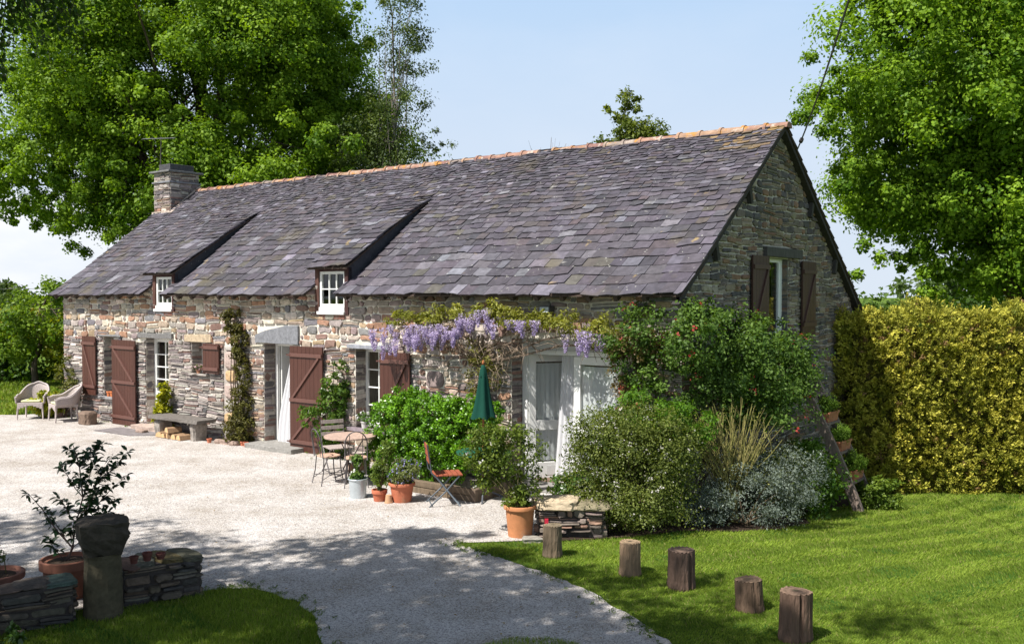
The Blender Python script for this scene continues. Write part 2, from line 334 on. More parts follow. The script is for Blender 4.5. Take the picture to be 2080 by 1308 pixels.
# ---------------------------------------------------------------- foliage
def unit(a): return a / (np.linalg.norm(a, axis=-1, keepdims=True) + 1e-9)
def clumps_in(blobs, n, shell=0.55, cr=0.16, seed=0, flat=0.75):
    """clump centres spread through ellipsoids (cx,cy,cz,rx,ry,rz[,weight]); returns centre, radius, outward"""
    g = np.random.default_rng(seed); B = np.array([b[:6] for b in blobs], float)
    wt = np.array([(b[6] if len(b) > 6 else 1) * (b[3] * b[4] * b[5]) ** (2 / 3) for b in blobs]); wt = wt / wt.sum()
    i = g.choice(len(B), n, p=wt); d = unit(g.normal(size=(n, 3)))
    r = shell + (1 - shell) * g.random(n) ** 0.7; r *= 1 + 0.10 * g.normal(size=n)
    C = B[i, :3] + d * B[i, 3:] * r[:, None]
    mean = (B[i, 3] * B[i, 4] * B[i, 5]) ** (1 / 3)
    rad = mean[:, None] * cr * g.uniform(.55, 1.3, (n, 1)) * np.array([[1, 1, flat]])
    return C, rad, d
def foliage(name, C, rad, out, per, size, c0, c1, mat=None, parent=None, seed=1, wr=0.6, up=0.5, outb=0.5, droop=0.0, zmin=None, var=0.22, spread=0.6, fold=0.12, rnd=.7, lump=.35):
    g = np.random.default_rng(seed); n = len(C); N = n * per
    idx = np.repeat(np.arange(n), per)
    off = g.normal(size=(N, 3)) * spread; off *= np.minimum(1, 1.5 / (np.linalg.norm(off, axis=1, keepdims=True) + 1e-9))
    P = C[idx] + off * rad[idx]
    Nn = unit(g.normal(size=(N, 3)) * rnd + outb * out[idx] + up * np.array([[0, 0, 1.]]) + lump * unit(off))
    T = g.normal(size=(N, 3)); T[:, 2] -= droop; T = T - (T * Nn).sum(1, keepdims=True) * Nn; T = unit(T)
    S = np.cross(Nn, T); Ln = size * g.uniform(.65, 1.3, (N, 1)); Wd = Ln * wr
    V = np.empty((N, 4, 3)); V[:, 0] = P; V[:, 1] = P + T * Ln * .45 + S * Wd * .5 + Nn * Ln * fold; V[:, 2] = P + T * Ln; V[:, 3] = P + T * Ln * .45 - S * Wd * .5 + Nn * Ln * fold
    if zmin is not None:
        k = V[:, :, 2].min(1) > zmin; V = V[k]; idx = idx[k]; N = len(V)
    kc = g.normal(.5, var, n)[idx] + g.normal(0, .18, N); kc = np.clip(kc, 0, 1.15)[:, None]
    Cc = np.array(c0) * (1 - kc) + np.array(c1) * kc
    return np_mesh(name, V.reshape(-1, 3), np.arange(N * 4).reshape(N, 4), Cc, mat or LEAF, parent)
def shrub(name, label, cat, base, blobs, nc, per, size, c0, c1, seed=1, stems=6, sr=0.012, mat=None, group=None, shell=.45, cr=.22, stemcol=(0.12, 0.09, 0.06), flowers=None, **kw):
    """blobs are relative to the base point"""
    X, Y, Z = base; root = empty(name, (X, Y, Z), 0, label, cat, group)
    C, r, d = clumps_in(blobs, nc, shell, cr, seed)
    foliage('foliage', C, r, d, per, size, c0, c1, mat, root, seed + 5, zmin=kw.pop('zmin', -0.02), **kw)
    if stems:
        m = MB(); g = random.Random(seed)
        for k in range(stems):
            t = C[g.randrange(len(C))]; a = g.uniform(0, 6.28); q = .06 * g.random()
            b0 = Vector((blobs[0][0] * .6 + math.cos(a) * q * 2, blobs[0][1] * .6 + math.sin(a) * q * 2, 0)); tv = Vector(t); mid = b0.lerp(tv, .5) + Vector((g.uniform(-.1, .1), g.uniform(-.1, .1), abs(tv.z) * .12))
            m.tube([b0, b0.lerp(mid, .6), mid, tv], [sr * 1.3, sr, sr * .8, sr * .35], 5, stemcol)
        m.build('stem', BARK, root, True)
    if flowers:
        nf, fs, fc0, fc1 = flowers
        Cf, rf, df = clumps_in(blobs, nf, .88, cr, seed + 9)
        foliage('flower', Cf, rf * .3, df, 5, fs, fc0, fc1, PETAL, root, seed + 17, wr=.9, up=.3, outb=1.2, zmin=-0.02)['kind'] = 'stuff'
    return root
def tree(name, label, base, blobs, nc, per, size, c0, c1, trunk_r, seed=1, limbs=26, fork=2.5, mat=None, barkcol=(0.10, 0.08, 0.06), bark=None, shell=.4, cr=.2, lean=(0, 0), spread_forks=5, group=None, twigs=60, lobes=0, **kw):
    X, Y, Z = base; root = empty(name, (X, Y, Z), 0, label, 'tree', group)
    if lobes:                                     # boughs: smaller rounded masses carried on the outline of the crown
        LC, LR, LD = clumps_in(blobs, lobes, .72, .36, seed + 40, .72); sub_ = [(*c, *q, 1) for c, q in zip(LC, LR)]; C, r, d = clumps_in(sub_, nc, .55, cr, seed)
        r = np.maximum(r, .16); C2, r2, d2 = clumps_in(blobs, nc // 3, .2, .10, seed + 2); C = np.concatenate([C, C2]); r = np.concatenate([r, r2]); d = np.concatenate([d, d2])
    else: C, r, d = clumps_in(blobs, nc, shell, cr, seed)
    foliage('crown', C, r, d, per, size, c0, c1, mat, root, seed + 3, **kw)
    g = random.Random(seed); m = MB(); top = max(b[2] + b[5] * .55 for b in blobs)
    spine = [Vector((lean[0] * t + g.uniform(-.12, .12) * t * 3, lean[1] * t + g.uniform(-.12, .12) * t * 3, top * t)) for t in [i / 8 for i in range(9)]]
    m.tube([Vector((0, 0, -.3))] + spine, [trunk_r * 1.35] + [trunk_r * (1 - .88 * (i / 8)) for i in range(9)], 9, barkcol, jit=.05)
    for k in range(limbs):
        t = Vector(C[g.randrange(len(C))]); zz = min(max(t.z * g.uniform(.35, .75), fork), top * .95); f = zz / top * 8; i = min(int(f), 7); s = spine[i].lerp(spine[i + 1], f - i)
        mid = s.lerp(t, .5) + Vector((g.uniform(-.3, .3), g.uniform(-.3, .3), g.uniform(-.1, .5))); r0 = trunk_r * .38 * (1 - zz / top * .6)
        pts = [s, s.lerp(mid, .55), mid, mid.lerp(t, .6) + Vector((g.uniform(-.2, .2), 0, g.uniform(-.2, .2))), t]
        m.tube(pts, [r0, r0 * .8, r0 * .6, r0 * .35, r0 * .15], 6, barkcol)
        for q in range(max(1, twigs // limbs)):
            t2 = Vector(C[g.randrange(len(C))])
            if (t2 - mid).length < (t - s).length * .8: m.tube([mid, mid.lerp(t2, .5) + Vector((0, 0, .15)), t2], [r0 * .35, r0 * .22, r0 * .08], 4, barkcol)
    m.build('trunk', bark or BARK, root, True)
    return root

# ---------------------------------------------------------------- the cottage
cot = empty('stone_cottage', (CO[0], CO[1], 0), TH, 'long low stone cottage with slate roof, orange ridge tiles and brown shutters', 'cottage')
XL, XR, YB = -17.0, 0.0, 7.35
RX0, RX1 = -17.12, 0.16
EY, EZ, RY, RZ, BY, BZ = -0.32, 3.0, 3.45, 5.87, 7.62, 2.72
def roofz(y):
    if y <= RY:
        if y < 0.35: return EZ + (y - EY) * 0.70
        z1 = EZ + (0.35 - EY) * 0.70; return z1 + (y - 0.35) * (RZ - z1) / (RY - 0.35)
    return RZ - (y - RY) * (RZ - BZ) / (BY - RY)
PAL_W = [((0.38, 0.30, 0.235), 4), ((0.31, 0.275, 0.245), 4), ((0.34, 0.20, 0.135), 2.4), ((0.27, 0.215, 0.205), 3), ((0.50, 0.44, 0.365), 3), ((0.22, 0.145, 0.115), 1.8), ((0.19, 0.185, 0.19), 1.8), ((0.40, 0.30, 0.19), 1.2)]
PAL_D = [((0.30, 0.265, 0.24), 4), ((0.40, 0.36, 0.32), 3), ((0.20, 0.165, 0.16), 3), ((0.52, 0.47, 0.42), 2.6), ((0.27, 0.17, 0.14), 1.5), ((.13, .12, .12), 1.5)]
PAL_G = [((0.235, 0.185, 0.14), 4), ((0.18, 0.155, 0.13), 4), ((0.23, 0.145, 0.10), 2), ((0.11, 0.10, 0.10), 3), ((0.33, 0.28, 0.22), 1.4)]  # gable stones, darkened: part of the gable's shade is put into their colour
def pick(pal, g):
    c = g.choices([p[0] for p in pal], [p[1] for p in pal])[0]; f = g.uniform(.8, 1.2); return tuple(min(v * f * g.uniform(.96, 1.04), .75) for v in c)
def stone_wall(mb, u0, u1, z0, z1, place, openings=(), layered=lambda u, z: 0, pal=lambda u, z: PAL_W, rowh=(.10, .17), length=(.14, .38), zlim=None, seed=1, prot=(.012, .038), gap=.012, blk=()):
    g = random.Random(seed); z = z0; ph = 0
    while z < z1:
        h = g.uniform(*(rowh(z) if callable(rowh) else rowh)); zt = min(z + h, z1); u = u0 - g.uniform(0, .1)
        a1, p1 = g.uniform(.004, .012), g.uniform(0, 9)
        wav = lambda uu, zz: .016 * math.sin(uu * 2.3 + zz * 5) + .010 * math.sin(uu * 6.1 + zz * 9 + 1.3)
        while u < u1:
            ln = g.uniform(*length); zm = (z + zt) / 2; ly = layered(u, zm)
            n = 1 if g.random() > ly else g.choice([2, 3, 3, 4])
            ln *= 1.25 if n > 1 else 1
            if n == 1 and g.random() < .12: ln *= .5
            for k in range(n):
                za = z + (zt - z) * k / n; zb = z + (zt - z) * (k + 1) / n
                ja, jb = (g.uniform(-.03, .03), g.uniform(-.03, .03)) if n > 1 else (0, 0)
                segs = [(max(u + ja, u0), min(u + ln + jb, u1))]
                for (ou0, ou1, oz0, oz1) in list(openings) + list(blk):
                    ov = min(zb, oz1) - max(za, oz0)
                    if ov <= 0: continue
                    if ov < .45 * (zb - za):
                        if segs and segs[0][1] > ou0 and segs[0][0] < ou1:
                            if oz0 > za: zb = oz0
                            else: za = oz1
                        continue
                    ns = []
                    for (s, e) in segs:
                        if e <= ou0 or s >= ou1: ns.append((s, e)); continue
                        if s < ou0: ns.append((s, ou0))
                        if e > ou1: ns.append((ou1, e))
                    segs = ns
                for (s, e) in segs:
                    if e - s < .035 or zb - za < .012: continue
                    gp = gap * (.45 if n > 1 else 1) * g.uniform(.6, 1.5)
                    s2, e2, a2, b2 = s + gp / 2, e - gp / 2, za + gp / 2, zb - gp / 2
                    hh = b2 - a2; ww = e2 - s2
                    if hh < .008 or ww < .02: continue
                    c = min(hh, ww) * g.uniform(.15, .4); j = lambda q=.12: g.uniform(-q, q) * hh
                    pts = [(s2 + c, a2 + j()), ((s2 + e2) / 2, a2 + j(.08)), (e2 - c, a2 + j()), (e2, a2 + c + j()), (e2 + j(), b2 - c), (e2 - c * g.uniform(.5, 1.4), b2 + j()), ((s2 + e2) / 2, b2 + j(.08)), (s2 + c * g.uniform(.5, 1.4), b2), (s2 + j(), b2 - c), (s2, a2 + c)]
                    pts = [(min(max(x, s), e), y + wav(x, y)) for x, y in pts]
                    if openings: # keep stones off openings after waving
                        pass
                    if zlim:
                        if all(y > zlim(x) - .01 for x, y in pts): continue
                        pts = [(x, min(y, zlim(x))) for x, y in pts]
                    d = g.uniform(*prot) * (.8 if n > 1 else 1); tx, tz = g.uniform(-.25, .25), g.uniform(-.3, .35)
                    cu, cz = (s2 + e2) / 2, (a2 + b2) / 2; ins = min(.009, hh * .2)
                    def shrink(p, q):
                        dx, dz = p[0] - cu, p[1] - cz; l = math.hypot(dx, dz) + 1e-9; return (p[0] - dx / l * q, p[1] - dz / l * q)
                    ring0 = [place(x, y, -.004) for x, y in pts]
                    ring1 = [place(x, y, d * .55) for x, y in pts]
                    ring2 = []
                    for p in pts:
                        q = shrink(p, ins * g.uniform(.7, 1.6)); ring2.append(place(q[0], q[1], d + (q[0] - cu) * tx * .12 + (q[1] - cz) * tz * .4 + g.uniform(-.003, .003)))
                    m = len(pts); vs = ring0 + ring1 + ring2 + [place(cu + j(), cz, d + g.uniform(-.002, .008))]
                    fs = [(i, (i + 1) % m, m + (i + 1) % m, m + i) for i in range(m)] + [(m + i, m + (i + 1) % m, 2 * m + (i + 1) % m, 2 * m + i) for i in range(m)] + [(2 * m + i, 2 * m + (i + 1) % m, 3 * m) for i in range(m)]
                    mb.add(vs, fs, pick(pal(u, zm), g))
            u += ln
        z = zt
def panel(mb, u0, u1, z0, z1, place, openings, col):
    us = sorted({u0, u1, *[o[0] for o in openings], *[o[1] for o in openings]}); zs = sorted({z0, z1, *[o[2] for o in openings], *[o[3] for o in openings]})
    us = [u for u in us if u0 <= u <= u1]; zs = [z for z in zs if z0 <= z <= z1]
    for a, b in zip(us, us[1:]):
        for c, d in zip(zs, zs[1:]):
            if any(o[0] < (a + b) / 2 < o[1] and o[2] < (c + d) / 2 < o[3] for o in openings): continue
            mb.add([place(a, c, 0), place(b, c, 0), place(b, d, 0), place(a, d, 0)], [(0, 1, 2, 3)], col)
# openings in the front wall: x0, x1, z0, z1
OP = dict(win1=(-15.17, -14.52, .62, 2.03), door1=(-13.38, -12.5, .06, 2.04), win_small=(-11.64, -11.14, 1.34, 2.0), door2=(-9.2, -8.32, .05, 2.05), win2=(-6.58, -5.9, .6, 2.03),
          french=(-3.0, -1.02, 0.02, 2.32), dormer1=(-12.96, -12.3, 2.66, 3.25), dormer2=(-7.55, -6.82, 2.66, 3.25))
ops = list(OP.values())
fp = lambda u, z, d: (u, -d, z)
def lay_front(u, z):
    if u < -9.8: return .9 if z < 1.95 else .12
    if u < -7: return .55 if z < 2 else .1
    return .4 if z < 2 else .12
def pal_front(u, z):
    return PAL_D if (z < 2.0 and u < -9.8) else PAL_W
fm = MB(); random.seed(3)
blkF = [(-10.5, -10.02, 0.05, 2.0), (-4.83, -4.43, 1.43, 1.71), (-9.4, -8.1, 2.06, 2.44), (-6.75, -5.65, 2.04, 2.13), (-13.6, -12.25, 2.05, 2.17), (-11.8, -10.9, 2.01, 2.17), (-3.25, -0.85, 2.33, 2.52)]
stone_wall(fm, XL, XR, -0.15, 3.2, fp, ops, lay_front, pal_front, seed=5, blk=blkF, rowh=lambda z_: (.10, .17) if z_ > 1.95 else (.075, .14), gap=.021, prot=(.008, .045), length=(.10, .42))
def boulder(mb, u0, u1, z0, z1, d, col, g):
    n = 12; cu, cz = (u0 + u1) / 2, (z0 + z1) / 2; R0 = []; R1 = []
    for i in range(n):
        t = 2 * math.pi * i / n; cx = math.copysign(abs(math.cos(t)) ** .6, math.cos(t)); cy = math.copysign(abs(math.sin(t)) ** .6, math.sin(t))
        q = g.uniform(.9, 1.0); R0.append((cu + cx * (u1 - u0) / 2 * q, cz + cy * (z1 - z0) / 2 * q)); R1.append((cu + cx * (u1 - u0) / 2 * q * .82, cz + cy * (z1 - z0) / 2 * q * .78))
    vs = [fp(*p, -.004) for p in R0] + [fp(*p, d * .6) for p in R0] + [fp(*p, d * g.uniform(.85, 1.15)) for p in R1] + [fp(cu, cz, d * 1.2)]
    mb.add(vs, [(i, (i + 1) % n, n + (i + 1) % n, n + i) for i in range(n)] + [(n + i, n + (i + 1) % n, 2 * n + (i + 1) % n, 2 * n + i) for i in range(n)] + [(2 * n + i, 2 * n + (i + 1) % n, 3 * n) for i in range(n)], col)
gg = random.Random(4); z = .05
while z < 1.95:
    h = gg.uniform(.22, .4); boulder(fm, -10.49 + gg.uniform(0, .05), -10.03 - gg.uniform(0, .05), z, min(z + h, 2.0) - .015, .05, gg.choice([(0.42, 0.33, 0.29), (.45, .42, .38), (.48, .33, .18), (.4, .37, .34)]), gg); z += h
boulder(fm, -4.84, -4.42, 1.42, 1.72, .035, (0.28, 0.215, 0.2), gg)
wall_f = fm.build('front_wall', STONE, cot)
pm = MB(); panel(pm, XL, -9.8, -0.2, 1.95, fp, ops, (0.40, 0.36, 0.32)); panel(pm, XL, -9.8, 1.95, 3.22, fp, ops, (0.68, 0.63, 0.54)); panel(pm, -9.8, XR, -0.2, 3.22, fp, ops, (0.68, 0.63, 0.54)); mo = pm.build('mortar', MORTAR, wall_f)
# jambs (reveals) of the openings
RD = 0.34
for k, (a, b, c, d) in OP.items():
    jm = MB(); jp = MB()
    if k.startswith('dormer'): continue
    rd = RD
    stone_wall(jm, 0.0, rd, c, d, lambda u, z, dd, a=a: (a + dd * .6, u, z), layered=lambda u, z: .7, pal=lambda u, z: PAL_D, length=(.18, .34), seed=int(-a * 10), prot=(.008, .02))
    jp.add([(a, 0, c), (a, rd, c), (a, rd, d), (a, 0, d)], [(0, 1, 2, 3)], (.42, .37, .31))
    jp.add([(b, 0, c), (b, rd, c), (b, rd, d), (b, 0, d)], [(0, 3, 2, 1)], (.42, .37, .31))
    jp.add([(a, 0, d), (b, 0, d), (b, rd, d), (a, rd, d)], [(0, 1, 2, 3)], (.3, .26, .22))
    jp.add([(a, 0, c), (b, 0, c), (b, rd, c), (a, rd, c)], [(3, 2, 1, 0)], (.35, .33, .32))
    kind_ = 'door' if 'door' in k or k == 'french' else 'window'
    jm.build(kind_ + '_jamb', STONE, wall_f); jp.build(kind_ + '_reveal', MORTAR, wall_f)
# gable wall
def gp(u, z, d): return (d, u, z)
OG = (2.96, 3.95, 2.3, 3.62)
def zl(u): return roofz(u) - .06
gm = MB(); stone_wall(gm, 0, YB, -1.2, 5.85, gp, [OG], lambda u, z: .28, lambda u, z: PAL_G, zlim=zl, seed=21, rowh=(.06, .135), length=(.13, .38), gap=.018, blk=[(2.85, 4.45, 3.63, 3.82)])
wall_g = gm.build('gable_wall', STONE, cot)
gpm = MB()
def gable_back(x, col):
    us = [0, OG[0], OG[1], YB]
    for a, b in ((0, OG[0]), (OG[1], YB)):
        n = 12
        for i in range(n):
            p, q = a + (b - a) * i / n, a + (b - a) * (i + 1) / n; gpm.add([(x, p, -1.2), (x, q, -1.2), (x, q, zl(q)), (x, p, zl(p))], [(0, 1, 2, 3)], col)
    gpm.add([(x, OG[0], -1.2), (x, OG[1], -1.2), (x, OG[1], OG[2]), (x, OG[0], OG[2])], [(0, 1, 2, 3)], col)
    for p, q in ((OG[0], RY), (RY, OG[1])): gpm.add([(x, p, OG[3]), (x, q, OG[3]), (x, q, zl(q)), (x, p, zl(p))], [(0, 1, 2, 3)], col)
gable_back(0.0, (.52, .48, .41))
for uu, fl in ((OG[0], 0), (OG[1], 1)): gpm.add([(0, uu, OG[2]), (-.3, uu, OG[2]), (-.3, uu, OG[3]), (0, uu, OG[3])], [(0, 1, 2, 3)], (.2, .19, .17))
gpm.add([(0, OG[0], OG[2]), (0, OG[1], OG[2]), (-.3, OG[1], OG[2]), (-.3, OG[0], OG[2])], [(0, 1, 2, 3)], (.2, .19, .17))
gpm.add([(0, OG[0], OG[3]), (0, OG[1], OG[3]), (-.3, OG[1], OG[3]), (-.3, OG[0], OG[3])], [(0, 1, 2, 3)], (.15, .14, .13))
gpm.build('mortar', MORTAR, wall_g)
# right jamb of loft opening in stone
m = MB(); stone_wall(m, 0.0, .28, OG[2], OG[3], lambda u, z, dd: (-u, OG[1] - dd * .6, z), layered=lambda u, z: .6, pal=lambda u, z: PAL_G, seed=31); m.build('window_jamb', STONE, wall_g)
m = MB(); stone_wall(m, XL, XR, -.3, 2.9, lambda u, z, d: (u, YB + d, z), rowh=(.2, .3), length=(.3, .6), seed=41)
m.add([(XL, YB, -1.2), (XR, YB, -1.2), (XR, YB, 2.9), (XL, YB, 2.9)], [(0, 1, 2, 3)], (.5, .43, .35)); m.build('back_wall', STONE, cot)
m = MB(); stone_wall(m, 0, YB, -.2, 5.85, lambda u, z, d: (XL - d, u, z), zlim=zl, rowh=(.16, .24), length=(.2, .5), seed=42)
for i in range(24):
    p, q = YB * i / 24, YB * (i + 1) / 24; m.add([(XL, p, -.2), (XL, q, -.2), (XL, q, zl(q)), (XL, p, zl(p))], [(0, 1, 2, 3)], (.5, .43, .35))
m.build('end_wall', STONE, cot)
# floors inside, dark
m = MB(); m.box(XL + .05, XR - .05, .36, YB - .05, -.1, .04, (.18, .12, .09)); m.box(XL + .05, XR - .05, .36, YB - .1, 2.25, 2.35, (.2, .15, .11)); m.box(XL + .05, XR - .4, 2.6, 2.7, 0.04, 2.25, (.45, .38, .3)); m.build('interior_floor', WOOD, cot)
# lintels
def lintel(u0, u1, z0, z1, col, d=.03, slant=0, label=None):
    m = MB(); g = random.Random(int(u0 * 77)); n = 7; top = []; bot = []
    for i in range(n + 1):
        u = u0 + (u1 - u0) * i / n; top.append((u, z1 - slant * (1 - i / n) ** 2 + g.uniform(-.012, .012))); bot.append((u, z0 + g.uniform(-.004, .006)))
    ring = bot + top[::-1]; k = len(ring)
    vs = [fp(x, y, d) for x, y in ring] + [fp(x, y, -.2) for x, y in ring]
    m.add(vs, [tuple(range(k))[::-1]] + [(i, (i + 1) % k, k + (i + 1) % k, k + i) for i in range(k)], col)
    o = m.build('lintel', STONE, wall_f, bevel=.008)
    if label: o['label'] = label
lintel(-9.42, -8.12, 2.055, 2.42, (.20, .205, .22), .05, .2, 'pale blue-grey stone lintel')
lintel(-6.72, -5.66, 2.035, 2.12, (.28, .29, .32), .09, .02)
lintel(-13.62, -12.3, 2.045, 2.17, (.17, .165, .16), .06, .03)
lintel(-11.85, -10.9, 2.005, 2.18, (.44, .35, .24), .045, .03)
lintel(-15.35, -14.35, 2.035, 2.08, (.2, .2, .2), .06)
m = MB()   # arched stones over the garden door
for i in range(15):
    t0, t1 = i / 15, (i + 1) / 15; u0_, u1_ = -3.25 + 2.4 * t0, -3.25 + 2.4 * t1
    az = lambda t: 2.335 + .10 * math.sin(math.pi * t)
    zz0 = min(az(t0), az(t1)); g_ = random.Random(i); c = pick(PAL_W, g_)
    m.add([fp(u0_ + .006, az(t0), .03), fp(u1_ - .006, az(t1), .03), fp(u1_ - .006, az(t1) + .17, .035), fp(u0_ + .006, az(t0) + .17, .035), fp(u0_ + .006, az(t0), -.2), fp(u1_ - .006, az(t1), -.2), fp(u1_ - .006, az(t1) + .17, -.05), fp(u0_ + .006, az(t0) + .17, -.05)],
          [(0, 1, 2, 3), (4, 0, 3, 7), (1, 5, 6, 2), (3, 2, 6, 7), (4, 5, 1, 0)], c)
m.build('lintel', STONE, wall_f)
m = MB(); m.bar((.03, 2.85, 3.72), (.03, 4.45, 3.72), .1, .16, (.09, .085, .08)); m.build('lintel', WOOD, wall_g, bevel=.01)
# steps and sills
def slab(name, x0, x1, y0, y1, z0, z1, col, parent, label=None):
    m = MB(); n = 5; V = []
    for z in (z0, z1):
        for i in range(n + 1): V.append((x0 + (x1 - x0) * i / n, y0 + random.uniform(-.025, .025), z))
        V += [(x1, y1, z), (x0, y1, z)]
    k = n + 3; m.add(V, [tuple(range(k))[::-1], tuple(range(k, 2 * k))] + [(i, (i + 1) % k, k + (i + 1) % k, k + i) for i in range(k)], col)
    o = m.build(name, STONE, parent, bevel=.008)
    if label: o['label'] = label
    return o
slab('doorstep', -13.55, -12.35, -.28, .3, -.05, .1, (.40, .31, .26), cot)
slab('doorstep', -9.3, -7.9, -.42, .3, -.05, .10, (.26, .25, .23), cot)
slab('doorstep', -3.15, -.9, -.35, .3, -.05, .03, (.25, .24, .22), cot)
slab('window_sill', -6.72, -5.72, -.12, .2, .545, .6, (.22, .18, .2), wall_f)
slab('window_sill', -15.3, -14.4, -.1, .2, .56, .62, (.25, .24, .24), wall_f)
slab('window_sill', -11.68, -11.0, -.08, .2, 1.3, 1.34, (.3, .27, .24), wall_f)
# windows and doors
WC = (.80, .80, .77)
def window(x0, x1, z0, z1, y, nx, nz, name='window', fr=.055, parent=cot, bar=.022, pane=True, low=0, curtain=False):
    m = MB(); t = .05
    m.box(x0, x0 + fr, y, y + t, z0, z1, WC); m.box(x1 - fr, x1, y, y + t, z0, z1, WC)
    m.box(x0 + fr, x1 - fr, y + .003, y + t - .003, z0, z0 + fr * 1.2 + low, WC); m.box(x0 + fr, x1 - fr, y + .003, y + t - .003, z1 - fr, z1, WC)
    fo = m.build(name, WHITE, parent, bevel=.003)
    gx0, gx1, gz0, gz1 = x0 + fr, x1 - fr, z0 + fr * 1.2 + low, z1 - fr
    m = MB()
    for i in range(1, nx): u = gx0 + (gx1 - gx0) * i / nx; m.box(u - bar / 2, u + bar / 2, y + .006, y + t - .01, gz0, gz1, WC)
    for i in range(1, nz): q = gz0 + (gz1 - gz0) * i / nz; m.box(gx0, gx1, y + .009, y + t - .013, q - bar / 2, q + bar / 2, WC)
    if nx * nz > 1: m.build('glazing_bar', WHITE, fo)
    m = MB(); m.add([(gx0, y + .03, gz0), (gx1, y + .03, gz0), (gx1, y + .03, gz1), (gx0, y + .03, gz1)], [(0, 1, 2, 3)]); m.build('pane', GLASS, fo)
    return fo
w1 = window(-15.17, -14.52, .62, 2.0, .25, 2, 3)
w2 = window(-6.58, -5.9, .6, 2.02, .25, 2, 4)
ws = window(-11.64, -11.14, 1.34, 2.0, .25, 2, 2)
m = MB(); m.box(-6.62, -6.6, .24, .3, .6, .61, WC)
d1 = window(-13.38, -12.5, .1, 2.04, .2, 2, 4, name='door', fr=.09, low=.62)
m = MB(); m.tube([(-13.33, .17, 1.02), (-13.33, .13, 1.02), (-13.24, .13, 1.02)], .01, 6, (.15, .13, .1)); m.build('door_handle', METAL, d1)
# open front door seen edge on, curtain in the doorway
m = MB(); m.box(-9.17, -9.11, .26, .33, .06, 2.04, WC); m.box(-8.38, -8.33, .26, .33, .06, 2.04, WC); m.box(-9.11, -8.38, .263, .327, 1.99, 2.04, WC); df = m.build('door_frame', WHITE, cot, bevel=.004)
m = MB(); m.box(0, .045, 0, .8, .06, 1.98, WC); dd_ = m.build('door', WHITE, cot, bevel=.004); dd_.location = (-9.11, .34, 0); dd_.rotation_euler = (0, 0, R(-8)); dd_['label'] = 'white front door standing open inwards'
m = MB(); m.tube([(.045, .07, .98), (.09, .07, .98), (.09, .16, .98)], .009, 6, (.1, .09, .08)); m.build('door_handle', METAL, dd_)
m = MB(); NX = 30; NZ = 14
for i in range(NX + 1):
    for k in range(NZ + 1):
        t = k / NZ; u = i / NX; x0_ = -8.60 - .40 * smooth01(t * 1.05) ** .8; x1_ = -8.40; x = x0_ + (x1_ - x0_) * u
        m.v.append((x, .20 + .025 * math.sin(u * 30 + t * 1.5) * (.4 + .6 * t) - .05 * t, 2.0 - 1.93 * t + .02 * math.sin(u * 12)))
for i in range(NX):
    for k in range(NZ): a = i * (NZ + 1) + k; m.f.append([a, a + 1, a + NZ + 2, a + NZ + 1]); m.c.append((.86, .86, .88))
o = m.build('curtain', LACE, cot, True); o['label'] = 'white lace curtain drawn aside in the open doorway'
# garden doors
m = MB(); yF = .26
m.box(-2.98, -2.88, yF, yF + .08, .02, 2.3, WC); m.box(-1.14, -1.03, yF, yF + .08, .02, 2.3, WC); m.box(-2.88, -1.14, yF + .002, yF + .078, 2.06, 2.13, WC); m.box(-2.88, -1.14, yF + .02, yF + .06, 2.13, 2.32, (.62, .62, .6))
fr = m.build('door_frame', WHITE, cot, bevel=.004)
def leaf_door(label=None):
    m = MB(); Wd = .86; H0, H1 = .04, 2.05
    m.box(0, .12, 0, .045, H0, H1, WC); m.box(Wd - .12, Wd, 0, .045, H0, H1, WC); m.box(.12, Wd - .12, .002, .043, H0, H0 + .26, WC); m.box(.12, Wd - .12, .002, .043, H1 - .12, H1, WC); m.box(.12, Wd - .12, .002, .043, .82, .98, WC)
    o = m.build('door', WHITE, cot, bevel=.004)
    m = MB()
    for a, b in ((H0 + .26, .82), (.98, H1 - .12)): m.add([(.12, .025, a), (Wd - .12, .025, a), (Wd - .12, .025, b), (.12, .025, b)], [(0, 1, 2, 3)])
    m.build('pane', GLASS, o); m = MB(); m.box(.3, Wd - .3, -.002, .0, H0 + .05, H0 + .2, (.7, .7, .68)); m.build('door_panel', WHITE, o)
    m = MB()
    for i in range(25):
        for k in range(2): m.v.append((.12 + .62 * i / 24, .06 + .010 * math.sin(i * 1.9), (.32, 1.9)[k]))
    for i in range(24): m.f.append([2 * i, 2 * i + 2, 2 * i + 3, 2 * i + 1]); m.c.append((.88, .90, .90))
    m.build('net_curtain', LACE, o, True)
    if label: o['label'] = label
    return o
ld = leaf_door('open left leaf of the white garden doors'); ld.location = (-2.86, yF + .02, 0); ld.rotation_euler = (0, 0, R(54))
rd_ = leaf_door('closed right leaf of the white garden doors'); rd_.location = (-2.0, yF + .02, 0)
m = MB(); NX = 40
for i in range(NX + 1):
    for k in range(NZ + 1):
        t = k / NZ; u = i / NX; xa, xb = -2.30 - .12 * t ** 1.3, -1.88 - .03 * t; x = xa + (xb - xa) * u
        m.v.append((x, .40 + .018 * math.sin(u * 34 + t) - .05 * t * (1 - u), 2.04 - 2.0 * t))
for i in range(NX):
    for k in range(NZ): a = i * (NZ + 1) + k; m.f.append([a, a + 1, a + NZ + 2, a + NZ + 1]); m.c.append((.85, .85, .87))
o = m.build('curtain', LACE, cot, True); o['label'] = 'white curtain blowing out between the garden doors'
